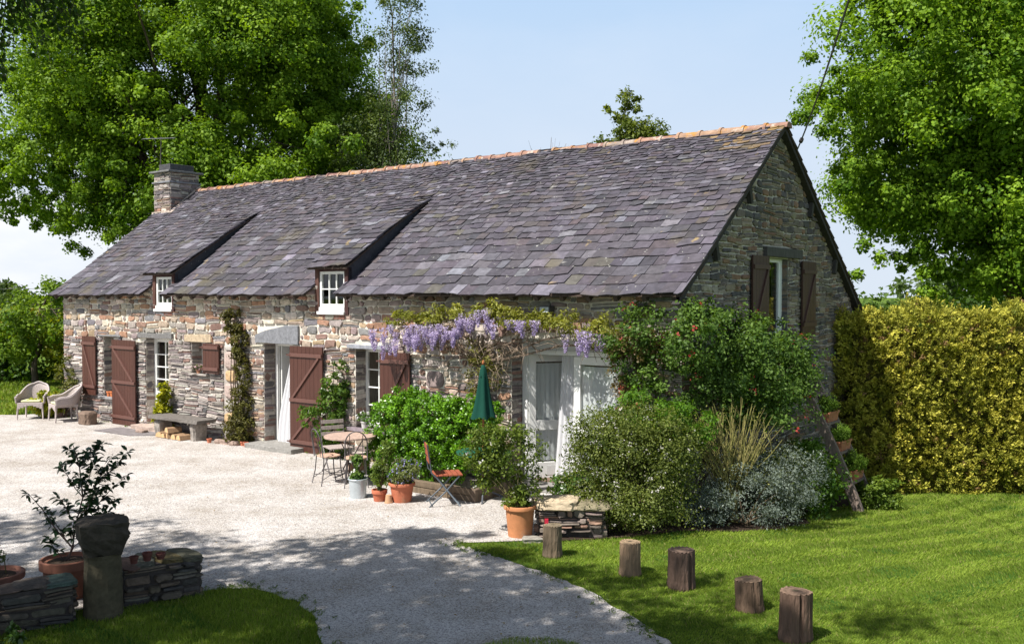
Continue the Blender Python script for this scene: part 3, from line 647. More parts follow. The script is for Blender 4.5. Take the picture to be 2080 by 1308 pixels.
# shutters
BR = (.075, .028, .019)
def shutter(x0, x1, z0, z1, ledges, braces, y=-.06, M=None, parent=cot, col=BR, lcol=(.125, .058, .045)):
    e = None; m = MB(); n = max(3, round((x1 - x0) / .11)); g = random.Random(int(x0 * 31))
    for i in range(n):
        a = x0 + (x1 - x0) * i / n; b = x0 + (x1 - x0) * (i + 1) / n; f = g.uniform(.9, 1.12)
        m.box(a + .002, b - .002, y - .03 + g.uniform(0, .0015), y, z0, z1, tuple(c * f for c in col))
    o = m.build('shutter', PAINT, parent, bevel=.002)
    for q in ledges:
        m = MB(); m.box(x0 + .01, x1 - .005, y - .058, y - .0295, q - .035, q + .035, lcol); m.build('ledge', PAINT, o, bevel=.004)
    for (ax, az_, bx, bz) in braces:
        m = MB(); m.bar((ax, y - .044, az_), (bx, y - .044, bz), .028, .045, lcol, up=(0, 0, 1)); m.build('brace', PAINT, o)
    for q in (ledges[0], ledges[-1]): m = MB(); m.box(x0 - .06, x0 + .05, y - .064, y - .0585, q - .012, q + .012, (.1, .04, .03)); m.build('hinge', METAL, o)
    return o
shutter(-16.0, -15.4, .62, 2.02, [.82, 1.85], [(-15.46, .86, -15.92, 1.81)])
shutter(-14.64, -13.66, .0, 1.97, [.2, 1.0, 1.8], [(-13.75, .24, -14.55, .96), (-13.75, 1.04, -14.55, 1.76)], y=-.08)
shutter(-11.12, -10.57, 1.37, 1.99, [1.46, 1.91], [])
shutter(-8.29, -7.36, -.0, 2.03, [.2, 1.0, 1.86], [(-8.2, .24, -7.45, .96), (-8.2, 1.04, -7.45, 1.82)], y=-.08)
shutter(-5.87, -5.15, .62, 2.0, [.82, 1.84], [(-5.8, .86, -5.25, 1.8)])
m0 = Matrix.Translation((0.075, 0, 0))
def gshut(u0, u1, z0, z1):
    m = MB(); n = 5
    for i in range(n): a = u0 + (u1 - u0) * i / n; b = u0 + (u1 - u0) * (i + 1) / n; m.box(.05, .08, a + .002, b - .002, z0, z1, (.07, .034, .026))
    o = m.build('shutter', PAINT, cot)
    for q in (z0 + .2, z1 - .18): m = MB(); m.box(.0795, .108, u0 + .01, u1 - .01, q - .035, q + .035, (.085, .045, .035)); m.build('ledge', PAINT, o)
    m = MB(); m.bar((.094, u0 + .08, z0 + .24), (.094, u1 - .08, z1 - .22), .028, .045, (.085, .045, .035)); m.build('brace', PAINT, o)
gshut(2.28, 2.94, 2.28, 3.64); gshut(4.46, 5.12, 2.28, 3.6)
# loft window
m = MB(); a, b, c, d = OG
m.box(-.16, -.1, a, a + .06, c, d, WC); m.box(-.16, -.1, b - .12, b, c, d, WC); m.box(-.158, -.102, a + .06, b - .12, c, c + .08, WC); m.box(-.158, -.102, a + .06, b - .12, d - .06, d, WC); m.box(-.13, -.09, a + .06, a + .11, c + .08, d - .06, WC); m.box(-.13, -.09, b - .19, b - .12, c + .08, d - .06, WC)
lw = m.build('window', WHITE, cot, bevel=.003); m = MB(); m.add([(-.12, a + .06, c + .05), (-.12, b - .12, c + .05), (-.12, b - .12, d - .05), (-.12, a + .06, d - .05)], [(0, 1, 2, 3)]); m.build('pane', GLASS, lw)

# ------------------------------------------------ roof
def dprof(y, zf):   # profile of a dormer roof, springing from the main slope
    pts = [(-.15, zf), (.7, zf + .57), (1.4, zf + 1.02), (1.85, zf + 1.27), (2.3, roofz(2.3) + .01)]
    if y <= pts[0][0]: return pts[0][1] + (y - pts[0][0]) * .6
    for (a, b), (c, d) in zip(pts, pts[1:]):
        if y <= c: return b + (d - b) * (y - a) / (c - a)
    return roofz(y)
DORM = [(-13.3, -12.13, 3.46, -13.1, -12.3), (-7.76, -6.66, 3.50, -7.62, -6.8)]
PAL_S = [((0.074, 0.066, 0.079), 6), ((0.086, 0.077, 0.091), 5), ((0.058, 0.053, 0.063), 4), ((0.112, 0.104, 0.122), 2), ((0.080, 0.066, 0.070), 2), ((0.165, 0.158, 0.182), .8), ((0.09, 0.08, 0.068), .8)]
rows = []; y = EY; 
# rows measured along the slope, graded from large to small
s = 0
while y < RY - .03:
    t = (y - EY) / (RY - EY); ex = .205 * (1 - t) ** 1.5 + .075; rows.append((y, min(y + ex * .79, RY))); y += ex * .79
def slates(mb, x0, x1, zf_, rows, seed, wr=(.21, .38), skip=None, gdec=True, lichen=True):
    g = random.Random(seed)
    for ri, (ya, yb) in enumerate(rows):
        t = (ya - EY) / (RY - EY); wsc = 1 - .5 * max(t, 0); x = x0 - g.uniform(0, .2)
        sag = lambda xx: .012 * math.sin(xx * .9 + ri * .4) + .009 * math.sin(xx * 2.7 + 1 + ri)
        while x < x1:
            wd = g.uniform(*wr) * wsc
            if g.random() < .07: wd *= 1.5
            a, b = max(x, x0), min(x + wd - .006, x1); x += wd
            if b - a < .04: continue
            if skip and skip((a + b) / 2, (ya + yb) / 2):
                # trim against the opening
                continue
            lo = ya - g.uniform(0, .012); up_ = min(yb + (yb - ya) * .9, RY if zf_ is roofz else 9)
            th = g.uniform(.009, .018); lift = .022 + g.uniform(-.006, .010)
            tilt = g.uniform(-.006, .006)
            def P(xx, yy, h): return (xx, yy - h * .6, zf_(yy) + sag(xx) + h * .78)
            j = lambda q: g.uniform(-q, q)
            c1 = g.uniform(0, .03) if g.random() < .4 else 0
            top = [P(a + j(.006), lo + j(.016) , lift + th + tilt), P(a + (b - a) * g.uniform(.25, .75), lo + j(.018), lift + th + j(.003)), P(b + j(.006), lo + j(.016) + c1, lift + th - tilt), P(b, up_, .008 + j(.002)), P(a, up_, .008 + j(.002))]
            bot = [(p[0], p[1] + .6 * th, p[2] - .78 * th) for p in top]
            c = pick(PAL_S, g)
            if lichen and t > .78:
                k = max(0, 1 - (RX1 - a) / 1.6) * (t - .78) / .22
                if g.random() < k * 1.2: q_ = g.uniform(.15, .8); c = tuple(a_ * (1 - q_) + b_ * q_ for a_, b_ in zip(c, (0.30, 0.19, 0.06)))
            mb.add(top + bot, [(0, 1, 2, 3, 4), (9, 8, 7, 6, 5), (0, 5, 6, 1), (1, 6, 7, 2), (2, 7, 8, 3), (4, 9, 5, 0)], c)
def in_dormer(x, y):
    for (a, b, zf, ca, cb) in DORM:
        if a - .0 < x < b and y > .2 and y < 2.2: return True
        if ca < x < cb and y <= .2: return True
    return False
rm = MB()
cuts = sorted([RX0, RX1] + [v for d in DORM for v in (d[3], d[4])]); cuts2 = sorted([RX0, RX1] + [v for d in DORM for v in (d[0], d[1])])
for ri, row in enumerate(rows):
    ym = (row[0] + row[1]) / 2
    cc = cuts if ym <= .2 else cuts2
    if ym > 2.2: slates(rm, RX0, RX1, roofz, [row], 100 + ri)
    else:
        for k in range(0, len(cc), 2):
            # a little extra under the dormer edge
            slates(rm, cc[k], cc[k + 1], roofz, [row], 100 + ri * 7 + k)
for (a, b, zf, ca, cb) in DORM:
    rws = []; y = -.15
    while y < 2.28:
        ex = .175 * (1 - (y + .15) / 5); rws.append((y, min(y + ex, 2.3))); y += ex
    slates(rm, a, b, lambda yy, zf=zf: dprof(yy, zf) + .012, rws, int(-a * 3))
roof = rm.build('roof', SLATE, cot)
m = MB()                                                       # boarding under the slates
def under(x0, x1, y0, y1, zf_, n=10, th=.03, off=-.004):
    for i in range(n):
        p, q = y0 + (y1 - y0) * i / n, y0 + (y1 - y0) * (i + 1) / n
        m.add([(x0, p, zf_(p) + off), (x1, p, zf_(p) + off), (x1, q, zf_(q) + off), (x0, q, zf_(q) + off), (x0, p, zf_(p) + off - th), (x1, p, zf_(p) + off - th), (x1, q, zf_(q) + off - th), (x0, q, zf_(q) + off - th)],
              [(0, 1, 2, 3), (7, 6, 5, 4), (0, 4, 5, 1), (1, 5, 6, 2), (3, 7, 4, 0)], (.07, .05, .04))
xs_ = [RX0, -13.1, -12.3, -7.62, -6.8, RX1]
for k in (0, 2, 4): under(xs_[k] + .01, xs_[k + 1] - .01, EY + .02, .2, roofz, 2)
xs_ = [RX0, -13.3, -12.13, -7.76, -6.66, RX1]
for k in (0, 2, 4): under(xs_[k] + .01, xs_[k + 1] - .01, .2, 2.3, roofz, 6)
under(RX0 + .01, RX1 - .01, 2.3, RY, roofz, 3); under(RX0 + .01, RX1 - .01, RY, BY, roofz, 6)
for (a, b, zf, ca, cb) in DORM: under(a + .01, b - .01, -.12, 2.3, lambda yy, zf=zf: dprof(yy, zf), 12, .035)
m.build('roof_boarding', WOOD, roof)
m = MB(); slb = []; y = RY
while y < BY: slb.append((y, min(y + .24, BY))); y += .24
for k, (ya, yb) in enumerate(slb):
    g = random.Random(900 + k); x = RX0
    while x < RX1:
        wd = g.uniform(.3, .5); b = min(x + wd - .006, RX1); ye = min(yb + .02, BY + .02)
        m.add([(x, ya - .05, roofz(ya) + .02), (b, ya - .05, roofz(ya) + .02), (b, ye, roofz(ye) + .035), (x, ye, roofz(ye) + .035), (x, ye, roofz(ye) + .02), (b, ye, roofz(ye) + .02)], [(0, 3, 2, 1), (3, 4, 5, 2), (1, 2, 5, 1 + 0 if False else 0)][:2], pick(PAL_S, g)); x += wd
m.build('rear_slope', SLATE, roof)
# verge boards on the gable
m = MB()
for (ya, yb) in ((EY, RY), (RY, BY)):
    n = 8
    for i in range(n):
        p, q = ya + (yb - ya) * i / n, ya + (yb - ya) * (i + 1) / n
        m.add([(RX1 - .03, p, roofz(p) - .008), (RX1 - .03, q, roofz(q) - .008), (RX1 - .03, q, roofz(q) - .12), (RX1 - .03, p, roofz(p) - .12), (0.0, p, roofz(p) - .12), (0.0, q, roofz(q) - .12)], [(0, 3, 2, 1), (3, 4, 5, 2)], (.05, .045, .045))
m.build('verge_board', WOOD, roof)
for u, s_ in ((.9, 1), (2.1, 1), (4.9, -1), (6.2, -1)): z_ = roofz(u) - .12; m = MB(); m.bar((.07, u, z_), (.07, u + s_ * .08, z_ - .26), .07, .08, (.06, .055, .05)); m.build('purlin_bracket', WOOD, roof)
# ridge tiles
m = MB(); x = -16.55; g = random.Random(8)
while x < RX1 + .02:
    ln = g.uniform(.36, .42); x2 = min(x + ln, RX1 + .03); zb = RZ - .03 + g.uniform(-.008, .01); c = g.choice([(.29, .165, .12), (.26, .145, .11), (.31, .18, .13), (.22, .12, .10), (.33, .21, .14), (.24, .19, .16)])
    R1, R2 = .115 + g.uniform(-.006, .006), .103; vs = []
    for xx, rr in ((x, R1 + .012), (x + .05, R1 + .012), (x + .055, R1 - .008), (x2 + .02, R2)):
        for k in range(9): t = math.pi * k / 8; vs.append((xx, RY - math.cos(t) * rr * 1.15, zb - .05 + math.sin(t) * rr))
    fs = []
    for i in range(3):
        for k in range(8): fs.append((i * 9 + k, i * 9 + k + 1, (i + 1) * 9 + k + 1, (i + 1) * 9 + k))
    fs.append(tuple(range(9))); fs.append(tuple(range(27, 36)))
    m.add(vs, fs, c); x = x2
m.build('ridge_tiles', TILE, roof)
# rafter feet under the eaves
x = -16.9
while x < .1:
    if not (-13.15 < x < -12.25 or -7.66 < x < -6.76):
        m = MB(); m.bar((x, -.27, roofz(-.27) - .085), (x, .08, roofz(.08) - .085), .07, .09, (.07, .055, .045)); m.build('rafter_foot', WOOD, roof)
    x += .47
# dormers: posts, cheeks, window
for (a, b, zf, ca, cb), (wx0, wx1) in zip(DORM, ((-12.95, -12.32), (-7.54, -6.84))):
    e = MB(); DK = (.06, .03, .028)
    for xx in (wx0 - .1, wx1): e.box(xx, xx + .1, -.03, .07, 2.64, zf + .02, (.10, .05, .04) if xx < wx0 else DK)
    e.box(wx0, wx1, -.027, .067, 2.56, 2.64, (.22, .11, .085)); e.box(wx0, wx1, -.027, .067, zf - .05, zf + .02, DK)
    dm = e.build('dormer', WOOD, cot, bevel=.004)
    for xx in (wx0 - .1, wx1 + .085):
        e = MB(); n = 10
        for i in range(n):
            p, q = .0 + 2.25 * i / n, .0 + 2.25 * (i + 1) / n
            e.add([(xx, p, roofz(p) - .12), (xx, q, roofz(q) - .12), (xx, q, dprof(q, zf) - .03), (xx, p, dprof(p, zf) - .03), (xx + .015, p, roofz(p) - .12), (xx + .015, q, roofz(q) - .12), (xx + .015, q, dprof(q, zf) - .03), (xx + .015, p, dprof(p, zf) - .03)], [(0, 3, 2, 1), (4, 5, 6, 7)], (.05, .05, .06))
        e.build('dormer_cheek', SLATE, dm)
    wf = window(wx0 + .005, wx1 - .005, 2.78, zf - .055, .0, 3 if wx0 > -10 else 3, 2, parent=dm, name='window_frame', fr=.05, bar=.02)
    e = MB(); e.box(wx0 - .02, wx1 + .02, -.07, .05, 2.645, 2.70, WC); e.box(wx0 + .004, wx1 - .004, -.03, .05, 2.70, 2.778, WC); e.build('window_sill', WHITE, dm, bevel=.005)
# chimney
cx0, cx1, cy0, cy1 = -17.15, -16.42, 2.62, 3.5
ch = MB()
stone_wall(ch, cx0, cx1, 4.9, 6.28, lambda u, z, d: (u, cy0 - d, z), layered=lambda u, z: .7, rowh=(.08, .13), pal=lambda u, z: PAL_W if z < 5.6 else PAL_D, seed=61)
stone_wall(ch, cy0, cy1, 4.9, 6.28, lambda u, z, d: (cx1 + d, u, z), layered=lambda u, z: .6, rowh=(.08, .13), pal=lambda u, z: PAL_D, seed=62)
stone_wall(ch, cy0, cy1, 4.4, 6.28, lambda u, z, d: (cx0 - d, u, z), layered=lambda u, z: .6, rowh=(.08, .13), seed=63)
ch.box(cx0, cx1, cy0, cy1, 4.4, 6.28, (.42, .37, .31)); ch.box(cx0 - .05, cx1 + .05, cy0 - .06, cy1 + .03, 4.9, 5.25, (.48, .40, .33), j=.01)
cho = ch.build('chimney', STONE, cot)
m = MB(); m.box(cx0 - .05, cx1 + .05, cy0 - .05, cy1 + .05, 6.0, 6.045, (.2, .2, .22)); m.box(cx0 - .1, cx1 + .1, cy0 - .1, cy1 + .1, 6.28, 6.33, (.16, .16, .16)); m.build('chimney_slab', SLATE, cho, bevel=.008)
m = MB(); m.box(cx0 + .1, cx1 - .1, cy0 + .08, cy1 - .08, 6.33, 6.52, (.07, .07, .075), j=.01); m.build('chimney_pot', STONE, cho, bevel=.01)
m = MB(); m.add([(cx1 + .04, cy0 - .1, roofz(cy0 - .1) + .04), (cx1 + .2, cy0 - .1, roofz(cy0 - .1) + .045), (cx1 + .16, cy1, RZ + .02), (cx1 + .04, cy1, RZ + .12)], [(0, 1, 2, 3)], (.4, .33, .28)); m.build('chimney_flaunching', MORTAR, cho)
# lamp under the eaves
m = MB(); m.box(-2.35, -2.15, -.16, -.02, 2.72, 2.84, (.05, .05, .05)); o = m.build('wall_lamp', METAL, cot, bevel=.01); m = MB(); m.box(-2.33, -2.17, -.166, -.1605, 2.74, 2.82, (.5, .55, .58)); m.build('lamp_glass', WHITE, o)
# aerial
ax, ay, _ = W3(-17.28, 2.85, 0); ae = empty('tv_aerial', (ax, ay, 4.7), 0, 'thin television aerial on a pole beside the chimney', 'aerial')
m = MB(); m.tube([(0, 0, 0), (.02, 0, 1.2), (.05, .02, 2.62)], [.022, .018, .014], 6, (.16, .14, .12)); m.build('pole', METAL, ae, True)
m = MB(); m.tube([(-.35, -.25, 2.52), (.35, .2, 2.62)], .01, 5, (.3, .3, .3))
for i in range(7): p = Vector((-.35, -.25, 2.52)).lerp(Vector((.35, .2, 2.62)), i / 6); m.tube([p + Vector((-.07, .1, 0)), p + Vector((.07, -.1, 0))], .005, 4, (.3, .3, .3))
m.build('aerial_arm', METAL, ae)
# ---------------------------------------------------------------- trees and hedges
tree('broadleaf_tree', 'huge bright green broadleaf tree filling the sky behind the chimney', (-11.5, 36, 0),
     [(0.2, 0, 9.6, 6.6, 5.5, 6.0, 1.3), (-4.6, -2.5, 7.0, 3.6, 3, 3.4), (3.6, -2, 7.2, 3.2, 3, 3.2), (0.3, -2, 14, 4.6, 4, 3.5), (4.0, -1, 12.2, 2.9, 3, 3.4), (-2.6, -2, 12.2, 2.6, 3, 3.4), (-7.2, -1, 5.6, 1.9, 2.2, 1.9), (-.5, -4.2, 8.2, 2.8, 1.8, 2.6), (2.6, -3.5, 10, 2, 1.5, 1.8), (4.9, -.5, 11.6, 1.7, 1.6, 3.0), (5.2, -.5, 8.0, 1.5, 1.4, 2.2)],
     1500, 120, .21, (.045, .115, .006), (.16, .30, .018), .5, seed=11, limbs=46, twigs=120, cr=.15, shell=.35, wr=.75, flat=None) if False else None
def big_tree():
    return tree('broadleaf_tree', 'huge bright green broadleaf tree filling the sky behind the chimney', (-11.5, 36, 0),
     [(0.2, 0, 9.6, 6.6, 5.5, 6.0, 1.3), (-4.2, -2, 7.5, 2.8, 2.6, 2.9), (3.6, -2, 7.2, 3.0, 3, 3.2), (0.3, -2, 14, 4.6, 4, 3.5), (3.9, -1, 12.2, 2.7, 3, 3.4), (-2.6, -2, 12.2, 2.6, 3, 3.4), (-6.7, -1, 7.1, 1.8, 2, 1.7), (-5.6, -1, 9.6, 1.8, 2, 1.5), (-1.8, -3, 5.2, 2.6, 2, 1.8), (-.5, -4.2, 8.2, 2.8, 1.8, 2.6), (2.6, -3.5, 10, 2, 1.5, 1.8), (4.9, -.5, 11.6, 1.7, 1.6, 3.0), (5.2, -.5, 8.0, 1.5, 1.4, 2.2)],
     1900, 170, .125, (.055, .13, .007), (.27, .41, .03), .5, seed=11, limbs=46, twigs=160, cr=.30, lobes=150, shell=.3, wr=.7, mat=TLEAF, rnd=.5, lump=1.0, outb=.35, up=.55)
big_tree()
tree('oak_tree', 'large bright green oak towering over the yellow hedge', (14.15, 25, -.8),
     [(0, 0, 9.3, 5.2, 4.2, 5.5, 1.3), (-3.0, -1.5, 6.4, 2.3, 2, 2.0), (-3.2, -1.5, 10.2, 2.6, 2.4, 2.6), (-1.6, -2.6, 7.6, 2.6, 1.8, 2.4), (3.0, -1, 6.6, 3, 2.5, 2.6), (-5.0, -1, 8.9, 1.8, 1.6, 1.7), (-4.7, -1, 6.6, 1.5, 1.5, 1.4), (-4.0, -1, 4.7, 1.6, 1.4, .95), (-4.0, -1, 11, 1.7, 1.6, 1.6), (-3.2, -1, 4.7, 1.5, 1.2, .9), (2.6, -1.6, 4.8, 2.0, 1.2, 1.5), (3.5, -2, 8.5, 2.5, 1.5, 2.5), (0, -1, 13.2, 5, 4, 3), (-4.2, -.5, 8.2, 1.7, 1.6, 1.8), (1.6, -2.2, 4.6, 1.5, 1.3, 1.0)],
     2600, 165, .105, (.06, .14, .007), (.27, .42, .03), .42, seed=23, limbs=44, twigs=160, cr=.25, lobes=170, shell=.35, wr=.7, mat=TLEAF, rnd=.5, lump=1.0, outb=.35, up=.55, lean=(.3, 0))
tree('birch_tree', 'tall thin airy birch to the right of the huge tree', (-4.1, 33, 0),
     [(-.9, -.3, 7.6, 1.7, 1.2, 1.9, 2.6), (-.3, 0, 6.2, 1.9, 1.6, 3.2, 1.8), (.2, 0, 10.2, 1.2, 1.2, 2.4), (0.35, 0, 13, .95, 1, 2.6), (1.3, 0, 8.2, .7, .6, .8, .6)],
     560, 60, .10, (.03, .06, .015), (.14, .19, .05), .09, seed=31, limbs=60, twigs=260, bark=BARKL, barkcol=(.22, .19, .17), cr=.2, shell=.25, droop=1.2, wr=.5)
tree('slender_tree', 'small leafy tree top showing above the orange ridge', (3.55, 30, 0),
     [(.35, 0, 7.6, .9, .8, .9, 1.5), (1.1, 0, 7.7, .45, .5, .7), (-.4, 0, 7.4, .9, .7, .5), (.1, 0, 8.7, .45, .4, .95, .8), (-.5, 0, 8.8, .4, .3, .3, .4)],
     260, 44, .11, (.06, .10, .015), (.20, .24, .035), .09, seed=41, limbs=18, twigs=40, cr=.25, shell=.3)
m = MB(); r_ = empty('bare_sapling', (1.2, 32, 0), 0, 'bare twiggy sapling tips just above the middle of the ridge', 'sapling')
g = random.Random(5)
m.tube([(0, 0, -.1), (0, 0, 4), (.05, 0, 7)], [.06, .045, .02], 5, (.2, .16, .13))
for i in range(14):
    a = g.uniform(-.75, .75); m.tube([(0, 0, g.uniform(5, 6.6)), (a * .6, g.uniform(-.2, .2), 7.4), (a, g.uniform(-.3, .3), g.uniform(7.8, 8.3))], [.014, .009, .003], 4, (.25, .2, .17))
m.build('branch', BARKL, r_)
tree('garden_tree', 'green leafy tree behind the left end of the roof', (-15.6, 31, 0), [(0.3, 0, 2.4, 1.5, 1.3, 1.1), (1.8, 0, 2.2, 1.4, 1.2, 1.4), (-.6, 0, 1.5, 1.2, 1.1, 1.0)],
     140, 70, .13, (.06, .13, .01), (.22, .32, .03), .12, seed=51, limbs=12, twigs=20, cr=.2)
shrub('evergreen_shrub', 'dark green mass of shrubs behind the left lawn', 'shrub', (-17.2, 33.5, 0), [(0, 0, .9, 2.6, 1.2, 1.5), (2.9, .2, .9, 1.6, 1.1, 1.5), (-3, .3, .8, 2.2, 1.2, 1.4)], 260, 70, .16, (.025, .065, .008), (.09, .17, .02), seed=52)
shrub('yellow_shrub', 'golden yellow bush at the far left edge', 'shrub', (-17.6, 32.6, 0), [(0, 0, 1.9, 1.3, .9, .8), (-1, 0, 1.6, 1.2, .9, .9)], 110, 60, .15, (.18, .20, .01), (.42, .36, .02), seed=53)
shrub('yellow_shrub', 'yellow-green bush between dark shrubs and cottage wall', 'shrub', (-14.4, 31.2, 0), [(0, 0, 1.2, 1.0, .9, 1.0)], 80, 60, .14, (.12, .17, .01), (.32, .32, .02), seed=54)
# distant hedgerow and pole
for i, (x, y, s, lab) in enumerate([(-62, 105, 1.2, 'distant pale tree at the left horizon'), (-50, 112, .9, 'distant low tree left of the utility pole'), (38, 80, 1.3, 'distant pale tree seen below the oak branches'), (25, 95, 1.0, 'distant tree behind the gable and hedge')]):
    tree('distant_tree', lab, (x, y, 0), [(0, 0, 2.6 * s, 5 * s, 3 * s, 2.2 * s), (4 * s, 0, 2 * s, 4 * s, 3 * s, 1.8 * s)], 120, 40, .55, (.05, .09, .02), (.12, .17, .05), .2, seed=60 + i, limbs=6, twigs=6)
p = empty('utility_pole', (-44.0, 84, 0), 0, 'thin utility pole standing far off at the left', 'pole'); m = MB(); m.tube([(0, 0, -.2), (0, 0, 3.75)], [.12, .09], 7, (.18, .16, .14)); m.build('pole', WOOD, p)
m = MB(); m.tube([(-.5, 0, 3.6), (.5, 0, 3.6)], .05, 5, (.2, .18, .16)); m.build('crossarm', WOOD, p)
m = MB(); pts = [(-75 + 45 * i / 14, 84, 3.85 - .35 * math.sin(math.pi * i / 14)) for i in range(15)]; m.tube(pts, .018, 4, (.1, .1, .1)); tag(m.build('telephone_wire', METAL), 'telephone wire strung across the far left sky', 'wire')
m = MB(); A, B_ = Vector((5.2, 17.2, 5.3)), Vector((2.6, 4.5, 7.6)); A = Vector((5.35, 18.2, 5.55)); B_ = Vector((3.0, 8.2, 5.9))
m.tube([A.lerp(B_, t) + Vector((0, 0, -.12 * math.sin(math.pi * t))) for t in [i / 12 for i in range(13)]] + [Vector((1.2, 1.5, 6.6)), Vector((-3, -14, 8))], .012, 5, (.03, .03, .03))
q = B_.lerp(A, .60); m.tube([A.lerp(B_, .24) + Vector((0, 0, -.09)), A.lerp(B_, .26) + Vector((0, 0, -.09))], .035, 6, (.05, .04, .04))
tag(m.build('overhead_cable', METAL), 'black overhead cable rising past the gable into the sky', 'cable')
# trees beside and behind the viewer: they throw the dappled shade, one hangs into view at the top left
tree('shade_tree', 'dark leafy branches hanging in at the top left corner', (-7.5, 2.0, 0),
     [(0.3, -.6, 8.7, 6.6, 6.0, 1.7, 1.25), (3.2, 2.6, 8.3, 3.2, 2.4, 1.0, .9), (-3.6, 4.3, 8.2, 3.6, 2.9, 1.1, 1), (4.0, -.8, 8.6, 2.0, 2.2, .9, .8), (2.2, 6.4, 7.6, .9, 1, .5, .6), (1.2, 4.0, 8.2, 2.8, 2.2, .9, 1.1)],
     1250, 95, .13, (.03, .07, .006), (.07, .14, .012), .28, seed=71, limbs=40, twigs=80, cr=.12, shell=.05, fork=4)
shrub('field_hedge', 'low distant field hedge along the far left horizon', 'hedge', (-62, 78, 0), [(0, 0, 1.4, 14, 1.5, 1.6), (20, 2, 1.4, 12, 1.5, 1.5)], 420, 60, .35, (.035, .07, .012), (.11, .17, .04), seed=59, cr=.25, stems=0)
def hanging():
    X, Y = -7.5, 2.0; root = bpy.data.objects['shade_tree']; g = random.Random(9); m = MB(); C = []
    for i in range(60):
        x = -5.2 + 1.2 * g.random(); y = 8.3 + 1.0 * g.random(); q = (x + 5.2) / 1.2; zt = 6.5; zb = 4.45 + 1.6 * max(0, q - .35) + g.uniform(0, .5)
        p = [Vector((x - .25 * (1 - t) + .12 * math.sin(t * 5 + i), y, zt - (zt - zb) * t)) - Vector((X, Y, 0)) for t in [k / 7 for k in range(8)]]
        m.tube(p, [.008, .007, .006, .005, .004, .003, .0025, .001], 4, (.06, .05, .04))
        for k in range(44): a = p[g.randrange(1, 7)]; b = p[g.randrange(2, 8)]; t = g.random(); C.append(tuple(a.lerp(b, t * .5) + Vector((g.uniform(-.05, .05), g.uniform(-.05, .05), g.uniform(-.04, .04)))))
    m.tube([(-1.5 + X * 0 + 2, 3, 6.4), (2.6, 5.5, 6.9), (2.4, 6.6, 6.6), (2.9, 7, 6.4)], [.06, .045, .03, .015], 6, (.08, .06, .05)); m.build('branch', BARK, root)
    C = np.array(C); foliage('hanging_leaves', C, np.full((len(C), 3), .04), unit(C - C.mean(0)), 1, .062, (.02, .05, .006), (.05, .11, .012), None, root, 6, wr=.75, droop=1.0, up=.1)
hanging()
def hedge():
    root = empty('conifer_hedge', (9.6, 18.6, -.93), 0, 'tall clipped golden yellow conifer hedge behind the lawn', 'hedge')
    g = np.random.default_rng(5); Lx = (-3.25, 6.2); 
    m = MB(); m.box(Lx[0] + .25, Lx[1], -.28, .8, -.1, 3.3, (.09, .085, .02)); m.build('hedge_core', SOIL, root)
    n = 7200; x = g.uniform(*Lx, n); z = g.uniform(.02, 3.5, n)
    yy = -.5 - .12 * np.sin(x * 2.1 + 1) * np.sin(z * 1.7) - .10 * np.sin(x * 5.3 + z * 3.1) + .55 * np.clip((z - 3.0), 0, 1) + g.uniform(-.06, .22, n)
    yy += .22 * np.clip(.4 - z, 0, 1)
    C = np.stack([x, yy, z], 1); out = np.tile([[0, -1, .35]], (n, 1))
    nt_ = 1800; xt = g.uniform(*Lx, nt_); C2 = np.stack([xt, g.uniform(-.4, .8, nt_), 3.35 + g.uniform(-.1, .22, nt_) + .10 * np.sin(xt * 3.1) + .08 * np.sin(xt * 7)], 1); o2 = np.tile([[0, -.2, 1.]], (nt_, 1))
    nl = 500; C3 = np.stack([Lx[0] + g.uniform(-.1, .15, nl), g.uniform(-.5, .8, nl), g.uniform(0, 3.5, nl)], 1); o3 = np.tile([[-1, 0, .2]], (nl, 1))
    C = np.concatenate([C, C2, C3]); out = np.concatenate([out, o2, o3]); N = len(C); per = 26
    # each clump is a feathery spray: narrow scale-leaf strips fanned along a leaning axis
    idx = np.repeat(np.arange(N), per); M = len(idx); t = g.random(M)
    ax = unit(out + np.stack([g.normal(0, .55, N), g.normal(0, .2, N), g.uniform(-.1, .9, N)], 1)); ln = g.uniform(.10, .22, N)
    tip = g.random(N) < .03; ln[tip] *= 1.6
    P = C[idx] + ax[idx] * (t * ln[idx])[:, None]; side = unit(g.normal(size=(M, 3)) + ax[idx] * .9)
    P += g.normal(size=(M, 3)) * .022; T = unit(side + ax[idx] * .8); Nn = unit(np.cross(T, g.normal(size=(M, 3))) + .6 * out[idx]); S = np.cross(Nn, T); l = g.uniform(.035, .085, (M, 1))
    V = np.empty((M, 4, 3)); V[:, 0] = P; V[:, 1] = P + T * l * .5 + S * l * .24; V[:, 2] = P + T * l; V[:, 3] = P + T * l * .5 - S * l * .24
    k = np.clip(g.normal(.55, .25, N)[idx] + (t - .5) * .5, 0, 1.1)[:, None]; pg = (.5 + .5 * np.sin(C[:, 0] * 1.7 + 2 * np.sin(C[:, 2] * 1.3)) * np.sin(C[:, 2] * 2.9 + C[:, 0]))[idx][:, None] * .35; Cc = np.array([.09, .115, .012]) * (1 - k) + (np.array([.56, .50, .075]) * (1 - pg) + np.array([.24, .30, .04]) * pg) * k; br = (g.random(N) < .03)[idx]; Cc[br] = np.array([.22, .14, .06])
    np_mesh('foliage', V.reshape(-1, 3), np.arange(M * 4).reshape(M, 4), Cc, HLEAF, root)
hedge()
shrub('field_hedge', 'dark field hedge glimpsed between the gable and the yellow hedge', 'hedge', (17, 44, -1), [(0, 0, 1.6, 6, 1.2, 2.1), (8, 0, 1.6, 6, 1.2, 2.0), (-5, 0, 1.8, 5, 1.2, 2.2)], 420, 60, .3, (.03, .07, .01), (.10, .17, .03), seed=58, cr=.3)
